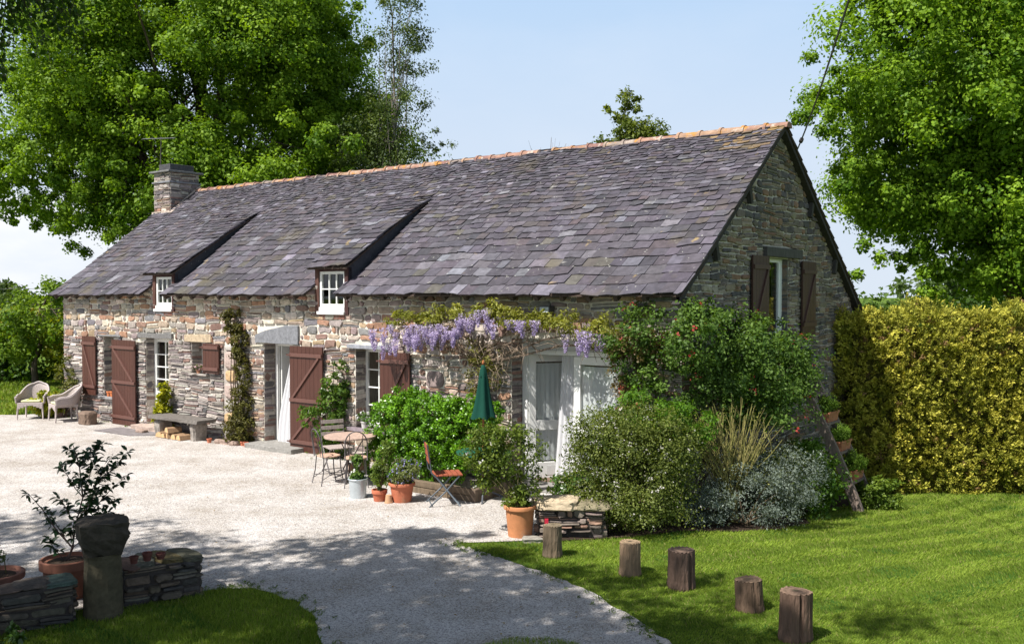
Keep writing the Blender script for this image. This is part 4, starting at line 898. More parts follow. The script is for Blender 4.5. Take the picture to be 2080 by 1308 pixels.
# ---------------------------------------------------------------- plants on and by the cottage
GC0, GC1 = (.035, .09, .008), (.13, .26, .02)
# climbing rose over the house corner: blobs given in world offsets from its base
def rel(base, pts):
    """(house x, house y, z, rx, ry, rz[,w]) -> offsets from base"""
    out = []
    for p in pts:
        X, Y = W(p[0], p[1]); out.append((X - base[0], Y - base[1], p[2] - base[2], *p[3:]))
    return out
b = W3(.35, .5); shrub('climbing_rose', 'big green climbing rose wrapped round the cottage corner', 'climber', b,
    rel(b, [(-.55, -.3, 2.45, .6, .45, .45), (.25, -.1, 2.4, .5, .6, .55), (.4, 1.2, 2.05, .6, .8, .75), (.45, 2.4, 1.85, .65, .75, .7), (.2, .3, 1.6, .6, .6, .7), (.4, 1.8, 1.3, .7, 1.1, .7), (-.35, -.4, 1.6, .45, .35, .6), (.25, .4, 2.7, .3, .4, .2), (.4, 2.9, 2.0, .45, .45, .45)]),
    620, 60, .055, (.03, .075, .008), (.16, .26, .05), seed=81, stems=16, sr=.018, zmin=1.1, cr=.24, shell=.35, flowers=(60, .04, (.35, .04, .03), (.55, .12, .10)))
b = W3(-.75, -.2); shrub('red_rose', 'reddish leaved rose climbing beside the garden doors', 'climber', b, rel(b, [(-.8, -.25, 1.9, .25, .25, .5), (-.7, -.25, 1.2, .3, .3, .5), (-.5, -.3, 2.3, .5, .3, .3)]), 110, 40, .045, (.07, .06, .015), (.22, .16, .06), seed=82, stems=6, flowers=(25, .035, (.4, .08, .05), (.6, .2, .15)))
# shrubs of the corner bed
b = (1.5, 12.2, 0); shrub('small_leaved_shrub', 'rounded shrub with tiny leaves and white flowers in front of the doors', 'shrub', b, [(0, 0, .8, .85, .6, .78), (-.3, -.1, 1.15, .55, .45, .42), (.35, 0, 1.05, .6, .5, .5), (0.1, -.3, .4, .8, .5, .4)], 560, 70, .034, (.05, .08, .012), (.23, .27, .06), seed=83, stems=40, shell=.3, droop=-.6, spread=.75, flowers=(150, .022, (.6, .58, .52), (.75, .7, .65)))
b = W3(-.05, -1.0); shrub('leafy_shrub', 'bright green leafy shrub behind the white-flowered one', 'shrub', b, [(0, 0, .9, .7, .5, .8), (.0, .0, 1.4, .6, .4, .35), (.45, 0, 1.2, .5, .4, .35)], 130, 55, .07, (.05, .13, .01), (.17, .32, .03), seed=84, wr=.35)
b = (3.05, 12.75, -.05)
shrub('silver_shrub', 'silver grey leaved shrub at the edge of the lawn', 'shrub', b, [(.2, -.1, .35, .75, .5, .42), (.75, .3, .5, .6, .5, .45), (-.6, -.3, .25, .5, .4, .32), (.1, .2, .55, .5, .4, .35)], 360, 60, .042, (.08, .105, .09), (.27, .32, .27), seed=85, wr=.35, stems=14)
def twig_shrub():
    r = empty('twiggy_shrub', (3.0, 12.75, -.05), 0, 'bare yellowish twiggy shrub fanning up behind the silver bush', 'shrub'); m = MB(); g = random.Random(3)
    for i in range(70):
        a = g.uniform(-.75, .75); h = g.uniform(1.15, 1.75); p = [Vector((g.uniform(-.06, .06), g.uniform(-.06, .06), 0))]; yb = g.uniform(-.35, .35)
        for k in range(1, 7): t = k / 6; p.append(Vector((a * t ** 1.6 + g.uniform(-.03, .03) - .02, yb * t + g.uniform(-.02, .02), h * t * (1 - .25 * abs(a)))))
        m.tube(p, [.011, .010, .009, .008, .007, .006, .003], 4, g.choice([(.21, .195, .065), (.27, .235, .09), (.17, .145, .06)]))
        for q in range(6):
            s_ = p[g.randrange(2, 6)]; m.tube([s_, s_ + Vector((g.uniform(-.1, .1), g.uniform(-.08, .08), g.uniform(.1, .28)))], [.006, .002], 3, (.26, .24, .08))
    m.build('stem', BARK, r)
    C = np.array([(g.uniform(-.65, .65), g.uniform(-.3, .3), g.uniform(.6, 1.5)) for _ in range(90)]); foliage('foliage', C, np.full((90, 3), .08), unit(C), 7, .028, (.14, .16, .03), (.3, .3, .06), None, r, 8)
twig_shrub()
b = W3(.85, 2.2); shrub('rose_bush', 'dark green bush below the climbing rose near the ladder', 'shrub', b, [(0, 0, .55, .7, .7, .6), (.3, .6, .6, .5, .5, .45)], 170, 60, .06, (.035, .09, .01), (.14, .25, .025), seed=86)
b = (6.0, 15.45, gz(6.0, 15.45)); shrub('small_bush', 'small leafy bush at the foot of the leaning ladder', 'shrub', b, [(0, 0, .26, .34, .3, .28)], 70, 45, .055, (.06, .12, .01), (.2, .28, .04), seed=87, stems=8)
b = (.95, 13.0, 0); shrub('bushy_plant', 'dark glossy plant below the garden doors', 'plant', b, [(0, 0, .3, .42, .3, .32)], 70, 50, .06, (.02, .06, .008), (.09, .17, .02), seed=88, mat=GLOSSY, flowers=(20, .03, (.65, .6, .6), (.8, .72, .7)))
# clipped green hedge block beside the seats
b = W3(-4.05, -.85); rt = empty('box_hedge', b, TH, 'bright green clipped bush block under the wisteria', 'hedge')
C, r, d = clumps_in([(-.55, 0, .85, .62, .45, .62), (.35, 0, .85, .75, .45, .62), (-.75, -.15, .35, .42, .35, .4), (0, 0, .5, .9, .4, .5), (-.1, -.05, 1.15, .9, .42, .32), (.95, .05, .75, .5, .4, .6), (1.0, 0, 1.2, .45, .4, .25)], 1100, .6, .11, 91); foliage('foliage', C, r, d, 52, .044, (.04, .12, .005), (.19, .40, .015), GLOSSY, rt, 92, zmin=0)
m = MB()
for i in range(9): m.tube([(random.uniform(-.9, .9), random.uniform(-.2, .2), 0), (random.uniform(-.9, .9), random.uniform(-.3, .3), .9)], [.02, .01], 5, (.12, .09, .07))
m.build('stem', BARK, rt)
m = MB()
for i, z_ in enumerate((0, .1)):
    m.box(-3.95, -2.6, -1.52, -1.42, z_ + .005, z_ + .1, (.16, .12, .08), j=.006)
m.box(-2.6, -2.5, -1.52, -.5, .005, .2, (.15, .11, .08)); o = m.build('timber_border', WOOD, None, bevel=.01); o.location = (CO[0], CO[1], 0); o.rotation_euler = (0, 0, TH); tag(o, 'low weathered timber bed edging behind the red folding chair', 'border')
# climbers on the front wall
b = W3(-9.75, -.12); shrub('dark_climber', 'reddish brown climber up the wall left of the curtained door', 'climber', b, rel(b, [(-10.0, -.12, 2.45, .28, .14, .35), (-9.8, -.12, 2.05, .22, .14, .4), (-9.7, -.12, 1.5, .16, .12, .5), (-9.75, -.15, .75, .26, .2, .45), (-9.7, -.2, .3, .36, .25, .3)]), 230, 34, .055, (.06, .05, .02), (.17, .17, .04), seed=93, stems=8, sr=.014)
b = W3(-7.0, -.25); shrub('rose_climber', 'green climbing rose with white blooms right of the big brown shutter', 'climber', b, rel(b, [(-7.1, -.2, 1.0, .42, .25, .35), (-6.85, -.15, 1.45, .24, .16, .35), (-7.5, -.3, .75, .3, .2, .2), (-6.95, -.25, .45, .3, .2, .4)]), 110, 34, .065, (.03, .08, .01), (.13, .22, .03), seed=94, stems=10, flowers=(16, .04, (.7, .68, .6), (.8, .78, .7)))
b = W3(-16.55, -.15); shrub('wall_climber', 'thin olive climber on the wall behind the wicker chairs', 'climber', b, rel(b, [(-16.7, -.1, 1.1, .3, .12, .5), (-16.4, -.1, .7, .35, .15, .4)]), 60, 30, .06, (.06, .08, .02), (.2, .2, .05), seed=95, stems=5)
b = W3(-16.9, -.5); shrub('yellow_plant', 'low yellow-green plant behind the second wicker chair', 'plant', b, [(0, 0, .35, .35, .25, .32)], 50, 35, .08, (.16, .2, .01), (.42, .42, .03), seed=96)
b = W3(-12.35, -.22); shrub('yellow_evergreen', 'slim yellow-green shrub between glazed door and stone bench', 'shrub', b, [(0, 0, .35, .2, .16, .38), (0, 0, .75, .15, .13, .32)], 80, 35, .075, (.15, .2, .01), (.5, .48, .03), seed=97, stems=3)
def wisteria():
    X, Y, Z = W3(-3.45, -.3); root = empty('wisteria', (X, Y, 0), TH, 'flowering purple wisteria trained along the wall over the doors', 'wisteria'); m = MB(); g = random.Random(12); gnp = np.random.default_rng(12)
    DK = (.20, .15, .11)
    main = []
    for s_ in range(3):
        p = [Vector((g.uniform(-.05, .05) + .04 * math.sin(k * 1.1 + s_ * 2), .04 * math.cos(k * 1.1 + s_ * 2) + .1, 2.35 * k / 12)) for k in range(13)]; m.tube(p, [.035 * (1 - .03 * k) for k in range(13)], 6, DK, jit=.08)
    for (xe, ze, yo) in ((-2.0, 2.3, 0), (-1.6, 2.45, -.1), (-1.2, 2.2, .05), (2.2, 2.45, 0), (1.5, 2.6, -.1), (2.6, 2.3, .05), (-.8, 2.6, 0), (.8, 2.55, 0), (1.2, 2.3, -.05), (-1.9, 2.5, -.1)):
        p = [Vector((xe * t + g.uniform(-.05, .05), .1 + yo * t + g.uniform(-.04, .04), 1.9 + (ze - 1.9) * t ** .6 + .05 * math.sin(t * 9 + xe))) for t in [k / 9 for k in range(10)]]; m.tube(p, [.024 * (1 - .08 * k) for k in range(10)], 5, DK)
        main.append(p)
    for i in range(240):
        p = g.choice(main); s_ = p[g.randrange(2, 10)]; e = s_ + Vector((g.uniform(-.3, .3), g.uniform(-.25, .1), g.uniform(-.3, .25))); m.tube([s_, s_.lerp(e, .5) + Vector((0, 0, .05)), e], [.007, .005, .002], 4, (.26, .2, .15))
    for i in range(90): # tangle hanging over the trunk
        s_ = Vector((g.uniform(-.45, .5), g.uniform(-.05, .12), g.uniform(1.6, 2.3))); m.tube([s_, s_ + Vector((g.uniform(-.2, .2), g.uniform(-.1, .05), g.uniform(-.3, .1)))], [.006, .003], 4, (.24, .19, .13))
    m.build('stem', BARK, root)
    bl = [(-1.6, -.02, 2.62, .5, .16, .14), (-.4, -.05, 2.74, .6, .2, .14), (.3, -.05, 2.78, .35, .2, .14), (.9, 0, 2.62, .5, .2, .15), (1.6, 0, 2.6, .6, .2, .17), (2.3, 0, 2.5, .4, .2, .25), (-1.0, 0, 2.6, .5, .16, .12)]
    C, r, d = clumps_in(bl, 150, .1, .34, 13); foliage('foliage', C, r, d, 36, .065, (.13, .15, .02), (.36, .36, .07), None, root, 14, wr=.4)
    C, r, d = clumps_in([(0, .05, 1.9, .4, .15, .45), (-.1, .05, 1.2, .22, .14, .6)], 70, .2, .26, 15); foliage('foliage', C, r, d, 22, .05, (.09, .10, .02), (.24, .22, .06), None, root, 16)
    # flower clusters
    spots = [(-2.2, 2.36), (-2.1, 2.2), (-2.0, 2.15), (-1.7, 2.25), (-1.6, 2.2), (-1.8, 2.5), (-2.1, 2.42), (-2.0, 2.3), (-1.9, 2.45), (-1.75, 2.38), (-2.15, 2.28), (-1.85, 2.25), (-1.55, 2.42)] + [(g.uniform(-1.5, .55), 0) for _ in range(48)] + [(g.uniform(.55, 1.25), 2.62) for _ in range(8)] + [(g.uniform(2.0, 2.5), g.uniform(2.3, 2.5)) for _ in range(11)] + [(1.72, 2.42)]
    for (x_, z_) in spots:
        if z_ == 0: z_ = 2.34 + .36 * (x_ + 1.5) / 2.05 + g.uniform(-.14, .16)
        hgt = g.uniform(.14, .28); n = 190; t = gnp.random(n); a = gnp.uniform(0, 6.28, n); rr = .078 * (1 - t * .75) * gnp.uniform(.5, 1.1, n); yb = g.uniform(-.28, -.02)
        P = np.stack([x_ + rr * np.cos(a), yb + rr * np.sin(a), z_ - t * hgt], 1); Nn = unit(gnp.normal(size=(n, 3)) + np.stack([np.cos(a), np.sin(a), 0 * a], 1)); T = unit(np.cross(Nn, gnp.normal(size=(n, 3)))); S = np.cross(Nn, T); l = gnp.uniform(.016, .028, (n, 1))
        V = np.empty((n, 4, 3)); V[:, 0] = P - T * l * .5; V[:, 1] = P + S * l * .5; V[:, 2] = P + T * l * .5; V[:, 3] = P - S * l * .5
        k = np.clip(gnp.normal(.5, .3, n) + .25 - t * .4, 0, 1)[:, None]; np_mesh('flower_cluster', V.reshape(-1, 3), np.arange(n * 4).reshape(n, 4), np.array([.31, .235, .47]) * (1 - k) + np.array([.70, .61, .78]) * k, PETAL, root)
wisteria()

# ---------------------------------------------------------------- pots
TC = (.40, .15, .07)
def pot(name, label, X, Y, Z, r, h, col=TC, rim=.18, soil=True, cat='flower pot', group=None, taper=.68, mat=None, plant=None):
    root = empty(name, (X, Y, Z), 0 if plant else random.uniform(0, 3), label, cat, group); m = MB(); rb = r * taper; rh = h * rim
    prof = [(rb, 0), (r * (taper + (1 - taper) * .82) * .93, h - rh), (r, h - rh * .98), (r * 1.01, h - .006), (r * .98, h), (r * .9, h), (r * .87, h - .03)]
    m.lathe(prof, n=24, col=col); o = m.build('pot', mat or CLAY, root, True)
    mod = o.modifiers.new('edge', 'EDGE_SPLIT'); mod.split_angle = R(50)
    if soil: m = MB(); m.lathe([(r * .86, h - .035), (r * .5, h - .022)], n=16, col=(.05, .035, .025)); m.build('soil', SOIL, root)
    if plant:
        bl, nc, per, sz, c0, c1, kw = plant; kw = dict(kw); fl = kw.pop('flowers', None); st = kw.pop('stems', 5); seed = kw.pop('seed', 1); pm_ = kw.pop('mat', None)
        C, r_, d_ = clumps_in(bl, nc, .3, .26, seed); foliage('foliage', C, r_, d_, per, sz, c0, c1, pm_, root, seed, zmin=h * .6, **kw)
        if fl: Cf, rf, df = clumps_in(bl, fl[0], .9, .2, seed + 2); foliage('flower', Cf, rf * .3, df, 5, fl[1], fl[2], fl[3], PETAL, root, seed + 3, wr=.9, up=.3, outb=1)['kind'] = 'stuff'
        m = MB(); g = random.Random(seed)
        for k in range(st): t = Vector(C[g.randrange(nc)]); b0 = Vector((g.uniform(-.3, .3) * r, g.uniform(-.3, .3) * r, h - .03)); m.tube([b0, b0.lerp(t, .5) + Vector((0, 0, .04)), t], [.008, .006, .002], 4, (.15, .13, .06))
        if st: m.build('stem', BARK, root)
    return root
pot('potted_plant', 'large tall terracotta pot with a leafy bush beside the low wall', .1, 11.75, 0, .205, .40, (.50, .21, .09), rim=.12, taper=.72,
    plant=([(-.1, .0, 1.0, .46, .3, .36), (-.42, .1, 1.12, .3, .25, .32), (-.15, 0, 1.3, .3, .2, .2), (-.5, .1, .85, .25, .2, .3), (.1, 0, .62, .25, .2, .2), (-.35, .1, .7, .22, .2, .2), (0, 0, .45, .2, .18, .1)], 230, 30, .042, (.05, .09, .01), (.2, .26, .04), dict(stems=22, seed=101, flowers=(22, .03, (.7, .66, .6), (.8, .78, .75)))), cat='potted plant')
pot('potted_plant', 'wide terracotta pot of blue flowers near the box hedge', -1.6, 13.72, 0, .195, .29, (.46, .15, .08), rim=.14,
    plant=([(0, 0, .42, .24, .22, .16), (.1, 0, .5, .18, .16, .14)], 80, 30, .03, (.08, .12, .03), (.25, .28, .1), dict(stems=26, seed=102, flowers=(90, .018, (.25, .24, .55), (.5, .5, .75)))), cat='potted plant')
pot('potted_plant', 'small terracotta pot with a tall green plant left of the blue flowers', -1.93, 13.75, 0, .115, .18, (.46, .14, .075), rim=.3,
    plant=([(0, 0, .4, .15, .14, .22), (.1, 0, .75, .12, .1, .3)], 60, 26, .04, (.05, .10, .01), (.2, .27, .05), dict(stems=10, seed=103)), cat='potted plant')
pot('metal_bucket', 'grey metal bucket with white flowers and green leaves', -2.28, 13.98, 0, .15, .30, (.55, .60, .62), rim=.05, taper=.78, mat=ZINC,
    plant=([(0, 0, .34, .13, .12, .08), (-.02, .02, .55, .09, .1, .1)], 34, 24, .05, (.05, .11, .02), (.18, .28, .06), dict(stems=6, seed=104, flowers=(14, .04, (.75, .75, .72), (.85, .85, .8)))), cat='bucket')
r_ = pot('upturned_pot', 'small upside-down pale terracotta pot between the planted pots', -1.78, 13.62, 0, .062, .125, (.50, .30, .17), rim=.2, soil=False); r_.rotation_euler = (math.pi, 0, 0); r_.location.z = .125
X, Y = W(-15.05, 0.02)
for i, (lx, lab) in enumerate([(-14.95, 'orange clay pot on the far left window sill, nearest the shutter'), (-14.8, 'orange clay pot on the far left window sill, right-hand one')]):
    X, Y = W(lx, .0); pot('clay_pot', lab, X, Y, .62, .065, .12, (.6, .2, .08), group='clay pots on the far window sill')
for i, (lx, ly, lab) in enumerate([(-9.5, -.30, 'tiny terracotta pot left of the curtained doorstep'), (-9.35, -.34, 'tiny terracotta pot touching the curtained doorstep'), (-10.35, -.48, 'tiny terracotta pot at the right foot of the stone bench')]):
    X, Y = W(lx, ly); pot('clay_pot', lab, X, Y, 0, .055, .10, (.48, .16, .09), soil=False, group='tiny terracotta pots along the wall foot')
X, Y = W(-6.35, -.0); pot('potted_geranium', 'pot of white geraniums on the right-hand window sill', X, Y, .6, .075, .12, (.6, .58, .55), plant=([(0, 0, .2, .13, .1, .1)], 26, 22, .035, (.05, .12, .02), (.15, .25, .05), dict(stems=3, seed=105, flowers=(26, .03, (.8, .8, .78), (.85, .85, .85)))), cat='potted plant')
X, Y = W(-11.4, -.0); pot('potted_geranium', 'small pot of pink flowers on the little window sill', X, Y, 1.34, .05, .08, (.4, .2, .12), plant=([(0, 0, .13, .15, .07, .06)], 20, 18, .03, (.08, .1, .04), (.2, .22, .08), dict(stems=2, seed=106, flowers=(22, .028, (.6, .35, .4), (.75, .6, .6)))), cat='potted plant')

# ---------------------------------------------------------------- furniture
def rot(p, a): return (p[0] * math.cos(a) - p[1] * math.sin(a), p[0] * math.sin(a) + p[1] * math.cos(a))
def wicker_chair():
    root = empty('wicker_chair'); WKC = (.42, .36, .34); m = MB()
    # shell: back and arms as one woven band on a horseshoe plan, highest at the back
    n = 28; V = []; 
    def plan(t): a = math.pi * (1.0 - t) ; return (math.cos(a) * .30, math.sin(a) * .26)   # t 0..1 from left arm front round the back
    cols = []
    for i in range(n + 1):
        t = i / n
        if t < .18: x, y = -.30, -.26 + .30 * (t / .18)
        elif t > .82: x, y = .30, -.26 + .30 * ((1 - t) / .18)
        else: a = math.pi * (1 - (t - .18) / .64); x, y = math.cos(a) * .30, .04 + math.sin(a) * .24
        bk = smooth01(1.35 - abs(t - .5) / .27); hz = .60 + .22 * bk + .05 * smooth01(1 - abs(t - .5) / .10)
        if t < .06 or t > .94: hz = .60 - .03
        fl = 1 + .12 * bk
        cols.append((x, y, hz, fl))
    for (x, y, hz, fl) in cols:
        for k in range(6):
            q = k / 5; V.append((x * (1 + .05 * q), y * (1 + .1 * q) + (.08 * q * (fl - 1) / .12), .40 + (hz - .40) * q))
    F = []
    for i in range(n):
        for k in range(5): F.append((i * 6 + k, (i + 1) * 6 + k, (i + 1) * 6 + k + 1, i * 6 + k + 1))
    m.add(V, F, WKC); o = m.build('backrest', WICKER, root, True); so_ = o.modifiers.new('solid', 'SOLIDIFY'); so_.thickness = .03
    m = MB(); m.tube([(c[0] * 1.05, c[1] * 1.1 + (.08 * (c[3] - 1) / .12), c[2]) for c in cols], .022, 7, (.48, .42, .40)); m.build('arm_rail', WICKER, root, True)
    m = MB(); m.box(-.29, .29, -.27, .25, .36, .42, WKC)
    for i in range(8):
        a, b_ = -.29 + .58 * i / 8, -.29 + .58 * (i + 1) / 8; d0 = .30 + .05 * abs(i - 4) / 4; m.box(a, b_, -.272, -.255, .36 - .10 * abs((i + .5) - 4) / 4, .37, WKC)
    m.build('seat', WICKER, root, bevel=.01)
    for (x, y) in ((-.27, -.24), (.27, -.24), (-.24, .22), (.24, .22)):
        m = MB(); m.tube([(x, y, .40), (x * 1.06, y * 1.05, .2), (x * 1.12, y * 1.12, 0)], [.026, .022, .019], 7, WKC); m.build('leg', WICKER, root, True)
    m = MB(); m.box(-.22, .22, -.24, .17, .425, .475, (.55, .56, .34)); m.build('cushion', CLOTH, root, bevel=.02)
    return root
c1 = wicker_chair(); X, Y = W(-17.05, -.75); c1.location = (X, Y, 0); c1.rotation_euler = (0, 0, R(8)); tag(c1, 'leftmost wicker armchair, facing out, with a yellow-green cushion', 'armchair', 'wicker armchairs by the wall')
c2 = copy_tree(c1); X, Y = W(-16.0, -.55); c2.location = (X, Y, 0); c2.rotation_euler = (0, 0, R(-50)); tag(c2, 'wicker armchair turned left, nearer the brown shutter', 'armchair', 'wicker armchairs by the wall')
def rock(name, label, X, Y, Z, sx_, sy_, sz_, col, seed=1, cat='stone', parent=None, rz=0, group=None, boxy=.55):
    g = np.random.default_rng(seed); bm = bmesh.new(); bmesh.ops.create_icosphere(bm, subdivisions=3, radius=1)
    k = g.uniform(0, 6, 6)
    for v in bm.verts:
        c = v.co; c2_ = Vector([math.copysign(abs(q) ** boxy, q) for q in c]); n_ = .08 * math.sin(c.x * 3 + k[0]) + .07 * math.sin(c.y * 4 + k[1]) + .07 * math.sin(c.z * 5 + k[2]) + .04 * math.sin(c.x * 9 + c.y * 7 + k[3]) + g.normal(0, .014)
        v.co = Vector((c2_.x * sx_, c2_.y * sy_, (c2_.z + .0) * sz_)) * (1 + n_); v.co.z += sz_ * .9
    me = bpy.data.meshes.new(name); bm.to_mesh(me); bm.free(); a = me.attributes.new('col', 'FLOAT_COLOR', 'FACE'); nf = len(me.polygons); arr = np.ones((nf, 4), dtype=np.float32); arr[:, :3] = np.array(col) * g.uniform(.85, 1.15, (nf, 1)); a.data.foreach_set('color', arr.ravel()); me.materials.append(STONE)
    o = bpy.data.objects.new(name, me); COL.objects.link(o); o.location = (X, Y, Z); o.rotation_euler = (0, 0, rz)
    if parent: o.parent = parent
    else: tag(o, label, cat, group)
    return o
X, Y = W(-15.05, -.5); rock('boulder', 'squared brown stone block on the gravel left of the tall shutter', X, Y, 0, .27, .16, .16, (.17, .12, .09), 3, rz=TH)
X, Y = W(-17.0, -.25); rock('boulder', 'rounded pinkish boulder behind the leftmost wicker chair', X, Y, 0, .25, .14, .2, (.38, .27, .24), 4, rz=TH)
X, Y = W(-17.5, -.1); pot('clay_pot', 'orange clay pot on its own behind the leftmost wicker chair', X, Y, 0, .15, .26, (.45, .2, .1))
X, Y = W(-14.0, -.9)
for i, (lx, ly, s, lab) in enumerate([(-10.15, -.38, .10, 'edging stone right of the stone bench'), (-9.95, -.36, .14, 'flat brown edging stone below the dark climber'), (-9.68, -.36, .11, 'reddish edging stone beside the tiny pots'), (-12.75, -.5, .12, 'flat edging stone at the foot of the yellow shrub')]):
    X, Y = W(lx, ly); rock('edging_stone', lab, X, Y, -.02, s, .09, .06, (.3, .22, .18), 20 + i, rz=TH, group='edging stones along the wall foot')
o = poly_sheet('paving_slab', [W(-13.9, -.35), W(-13.9, -1.0), W(-12.5, -.95), W(-12.0, -.5), W(-12.3, -.3)], .02, SLATE); a = o.data.attributes.new('col', 'FLOAT_COLOR', 'FACE'); a.data.foreach_set('color', [.2, .18, .18, 1] * len(o.data.polygons)); tag(o, kind='structure')
# stone bench with logs beneath
X, Y = W(-11.35, -.42); bn = empty('stone_bench', (X, Y, 0), TH, 'rough stone slab bench against the layered stone wall', 'bench')
o = slab('seat', -.95, .8, -.22, .25, .38, .45, (.15, .135, .12), bn)
for lx in (-.7, .55): rock('leg', None, lx, 0, 0, .09, .17, .21, (.28, .25, .22), int(lx * 10) + 30, parent=bn)
g = random.Random(6)
labs = ['split log nearest the left leg of the stone bench', 'second split log from the left under the bench', 'split log with a bright cut end under the bench middle', 'split log lying just right of the bench middle', 'split log nearest the right leg of the stone bench', 'split log stacked on top of the others under the bench']
for i, lab in enumerate(labs):
    lx = -11.85 + .19 * i if i < 5 else -11.5; X, Y = W(lx, -.55); m = MB(); a = g.uniform(-.4, .4); r0 = g.uniform(.07, .095)
    pr = [(r0 * math.cos(t), r0 * math.sin(t)) for t in (-.2, .9, 1.6, 2.4, 3.3)]; n = len(pr); L_ = .3
    m.add([(p[0], -L_ / 2, p[1] + .03) for p in pr] + [(p[0], L_ / 2, p[1] + .03) for p in pr], [(i_, (i_ + 1) % n, n + (i_ + 1) % n, n + i_) for i_ in range(n)], (.3, .19, .11)); m.add([(p[0], -L_ / 2 - .001, p[1] + .03) for p in pr], [tuple(range(n))], (.58, .38, .2)); m.add([(p[0], L_ / 2 + .001, p[1] + .03) for p in pr], [tuple(range(n))[::-1]], (.55, .36, .2))
    o = m.build('firewood_log', WOOD, None, loc=(X, Y, .01 if i < 5 else .13), rz=TH + a); tag(o, lab, 'log', 'split logs under the stone bench')
# folding slatted chair: faces +x
def slat_chair(label, loc, rz, col=(.30, .085, .045), met=(.10, .12, .14), group=None):
    root = empty('folding_chair', loc, rz, label, 'chair', group)
    for y_ in (-.2, .2):
        m = MB(); m.tube([(-.26, y_, .9), (-.2, y_, .5), (-.12, y_, .42), (.22, y_, 0)], .011, 6, met); m.build('leg', METAL, root, True)
        m = MB(); m.tube([(.2, y_ * .93, .44), (.0, y_ * .93, .22), (-.24, y_ * .93, 0)], .011, 6, met); m.build('leg', METAL, root, True)
    m = MB()
    for i in range(6): x = -.16 + i * .07; m.box(x, x + .055, -.2, .2, .445, .462, col)
    m.build('seat', WOOD, root)
    m = MB()
    for z_ in (.62, .72, .82): f = (z_ - .5) / .4; x = -.2 - .06 * f; m.box(x - .008, x + .008, -.2, .2, z_, z_ + .06, col)
    m.build('backrest', WOOD, root); m = MB(); m.tube([(-.2, -.2, .05), (-.2, .2, .05)], .008, 5, met); m.build('stretcher', METAL, root); m = MB(); m.tube([(.19, -.2, .06), (.19, .2, .06)], .008, 5, met); m.build('stretcher', METAL, root)
    return root
slat_chair('folding chair with red slats in front of the box hedge', (-.98, 13.55, 0), R(12))
# green table and parasol
def round_table(label, loc, r, h, col, met, mat, slatted=False):
    root = empty('garden_table', loc, 0, label, 'table'); m = MB(); m.lathe([(r * .96, h - .03), (r, h - .028), (r, h - .004), (r * .985, h)], n=32, col=col); o = m.build('tabletop', mat, root); 
    for k in range(3):
        a = 2 * math.pi * k / 3 + .5; m = MB(); m.tube([(0.02 * math.cos(a), .02 * math.sin(a), .34), (.1 * math.cos(a), .1 * math.sin(a), .12), (r * .85 * math.cos(a), r * .85 * math.sin(a), 0.012)], .014, 6, met); m.build('leg', METAL, root, True)
        m = MB(); m.tube([(0.02 * math.cos(a), .02 * math.sin(a), .34), (r * .6 * math.cos(a), r * .6 * math.sin(a), h - .03)], .009, 6, met); m.build('strut', METAL, root)
    return root
round_table('round green garden table below the closed green parasol', (-.42, 13.85, 0), .40, .72, (.015, .10, .06), (.12, .13, .15), METAL)
ps = empty('parasol', (-.42, 13.82, 0), 0, 'closed dark green parasol on a wooden pole', 'parasol')
m = MB(); m.tube([(0, 0, .03), (0, 0, 2.0)], .018, 8, (.28, .11, .045)); m.build('pole', WOOD, ps, True)
m = MB(); n = 32; prof = [(.022, 1.97), (.045, 1.93), (.06, 1.84), (.075, 1.7), (.10, 1.5), (.135, 1.32), (.165, 1.24)]; vs = []
for (rr, z_) in prof:
    for k in range(n): t = 2 * math.pi * k / n; q = rr * (1 + .2 * math.cos(t * 5 + 1) * min(1, (1.97 - z_) * 3)); vs.append((q * math.cos(t), q * math.sin(t), z_ - (.02 * (1 + math.cos(t * 5)) if rr > .14 else 0)))
m.add(vs, [(i * n + k, i * n + (k + 1) % n, (i + 1) * n + (k + 1) % n, (i + 1) * n + k) for i in range(len(prof) - 1) for k in range(n)], (.010, .055, .038)); o = m.build('canopy', CLOTH, ps, True)
m = MB(); m.lathe([(.05, 1.83), (.062, 1.8), (.035, 1.96), (.01, 2.0)], n=12, col=(.012, .065, .045)); m.build('canopy_cap', CLOTH, ps, True); m = MB(); m.lathe([(.012, 1.99), (.02, 2.02), (.005, 2.06)], n=8, col=(.4, .15, .06)); m.build('finial', WOOD, ps, True)
# bistro table and chairs
tb = round_table('round wooden bistro table left of the box hedge', (-2.62, 15.3, 0), .42, .74, (.42, .30, .24), (.07, .06, .06), WOOD)
def bistro_chair(label, loc, rz, col=(.5, .33, .24), met=(.07, .06, .06)):
    root = empty('bistro_chair', loc, rz, label, 'chair', 'bistro chairs at the wooden table')
    m = MB(); m.lathe([(.17, .445), (.185, .45), (.185, .465), (.17, .47)], n=20, col=col); m.build('seat', WOOD, root)
    m = MB(); pts = [(-.17, -.17, .44)] + [(-.20 - .05 * math.sin(math.pi * t), -.17 * math.cos(math.pi * t), .70 + .20 * math.sin(math.pi * t)) for t in [k / 10 for k in range(11)]] + [(-.17, .17, .44)]; m.tube(pts, .010, 6, met); m.tube([(-.18, -.1, .46), (-.24, -.1, .84)], .006, 5, met); m.tube([(-.18, .1, .46), (-.24, .1, .84)], .006, 5, met); m.build('backrest', METAL, root, True)
    for x, y in ((-.16, -.16), (-.16, .16), (.15, -.14), (.15, .14)): m = MB(); m.tube([(x * .9, y * .9, .45), (x * 1.0, y, .22), (x * 1.3, y * 1.15, 0)], .009, 6, met); m.build('leg', METAL, root, True)
    m = MB()
    for y in (-.17, .17): m.tube([(-.19, y, .1), (0, y, .2), (.18, y * .9, .1)], .006, 5, met)
    m.tube([(.17, -.15, .15), (0, 0, .17), (-.18, .16, .15)], .006, 5, met); m.build('stretcher', METAL, root)
    return root
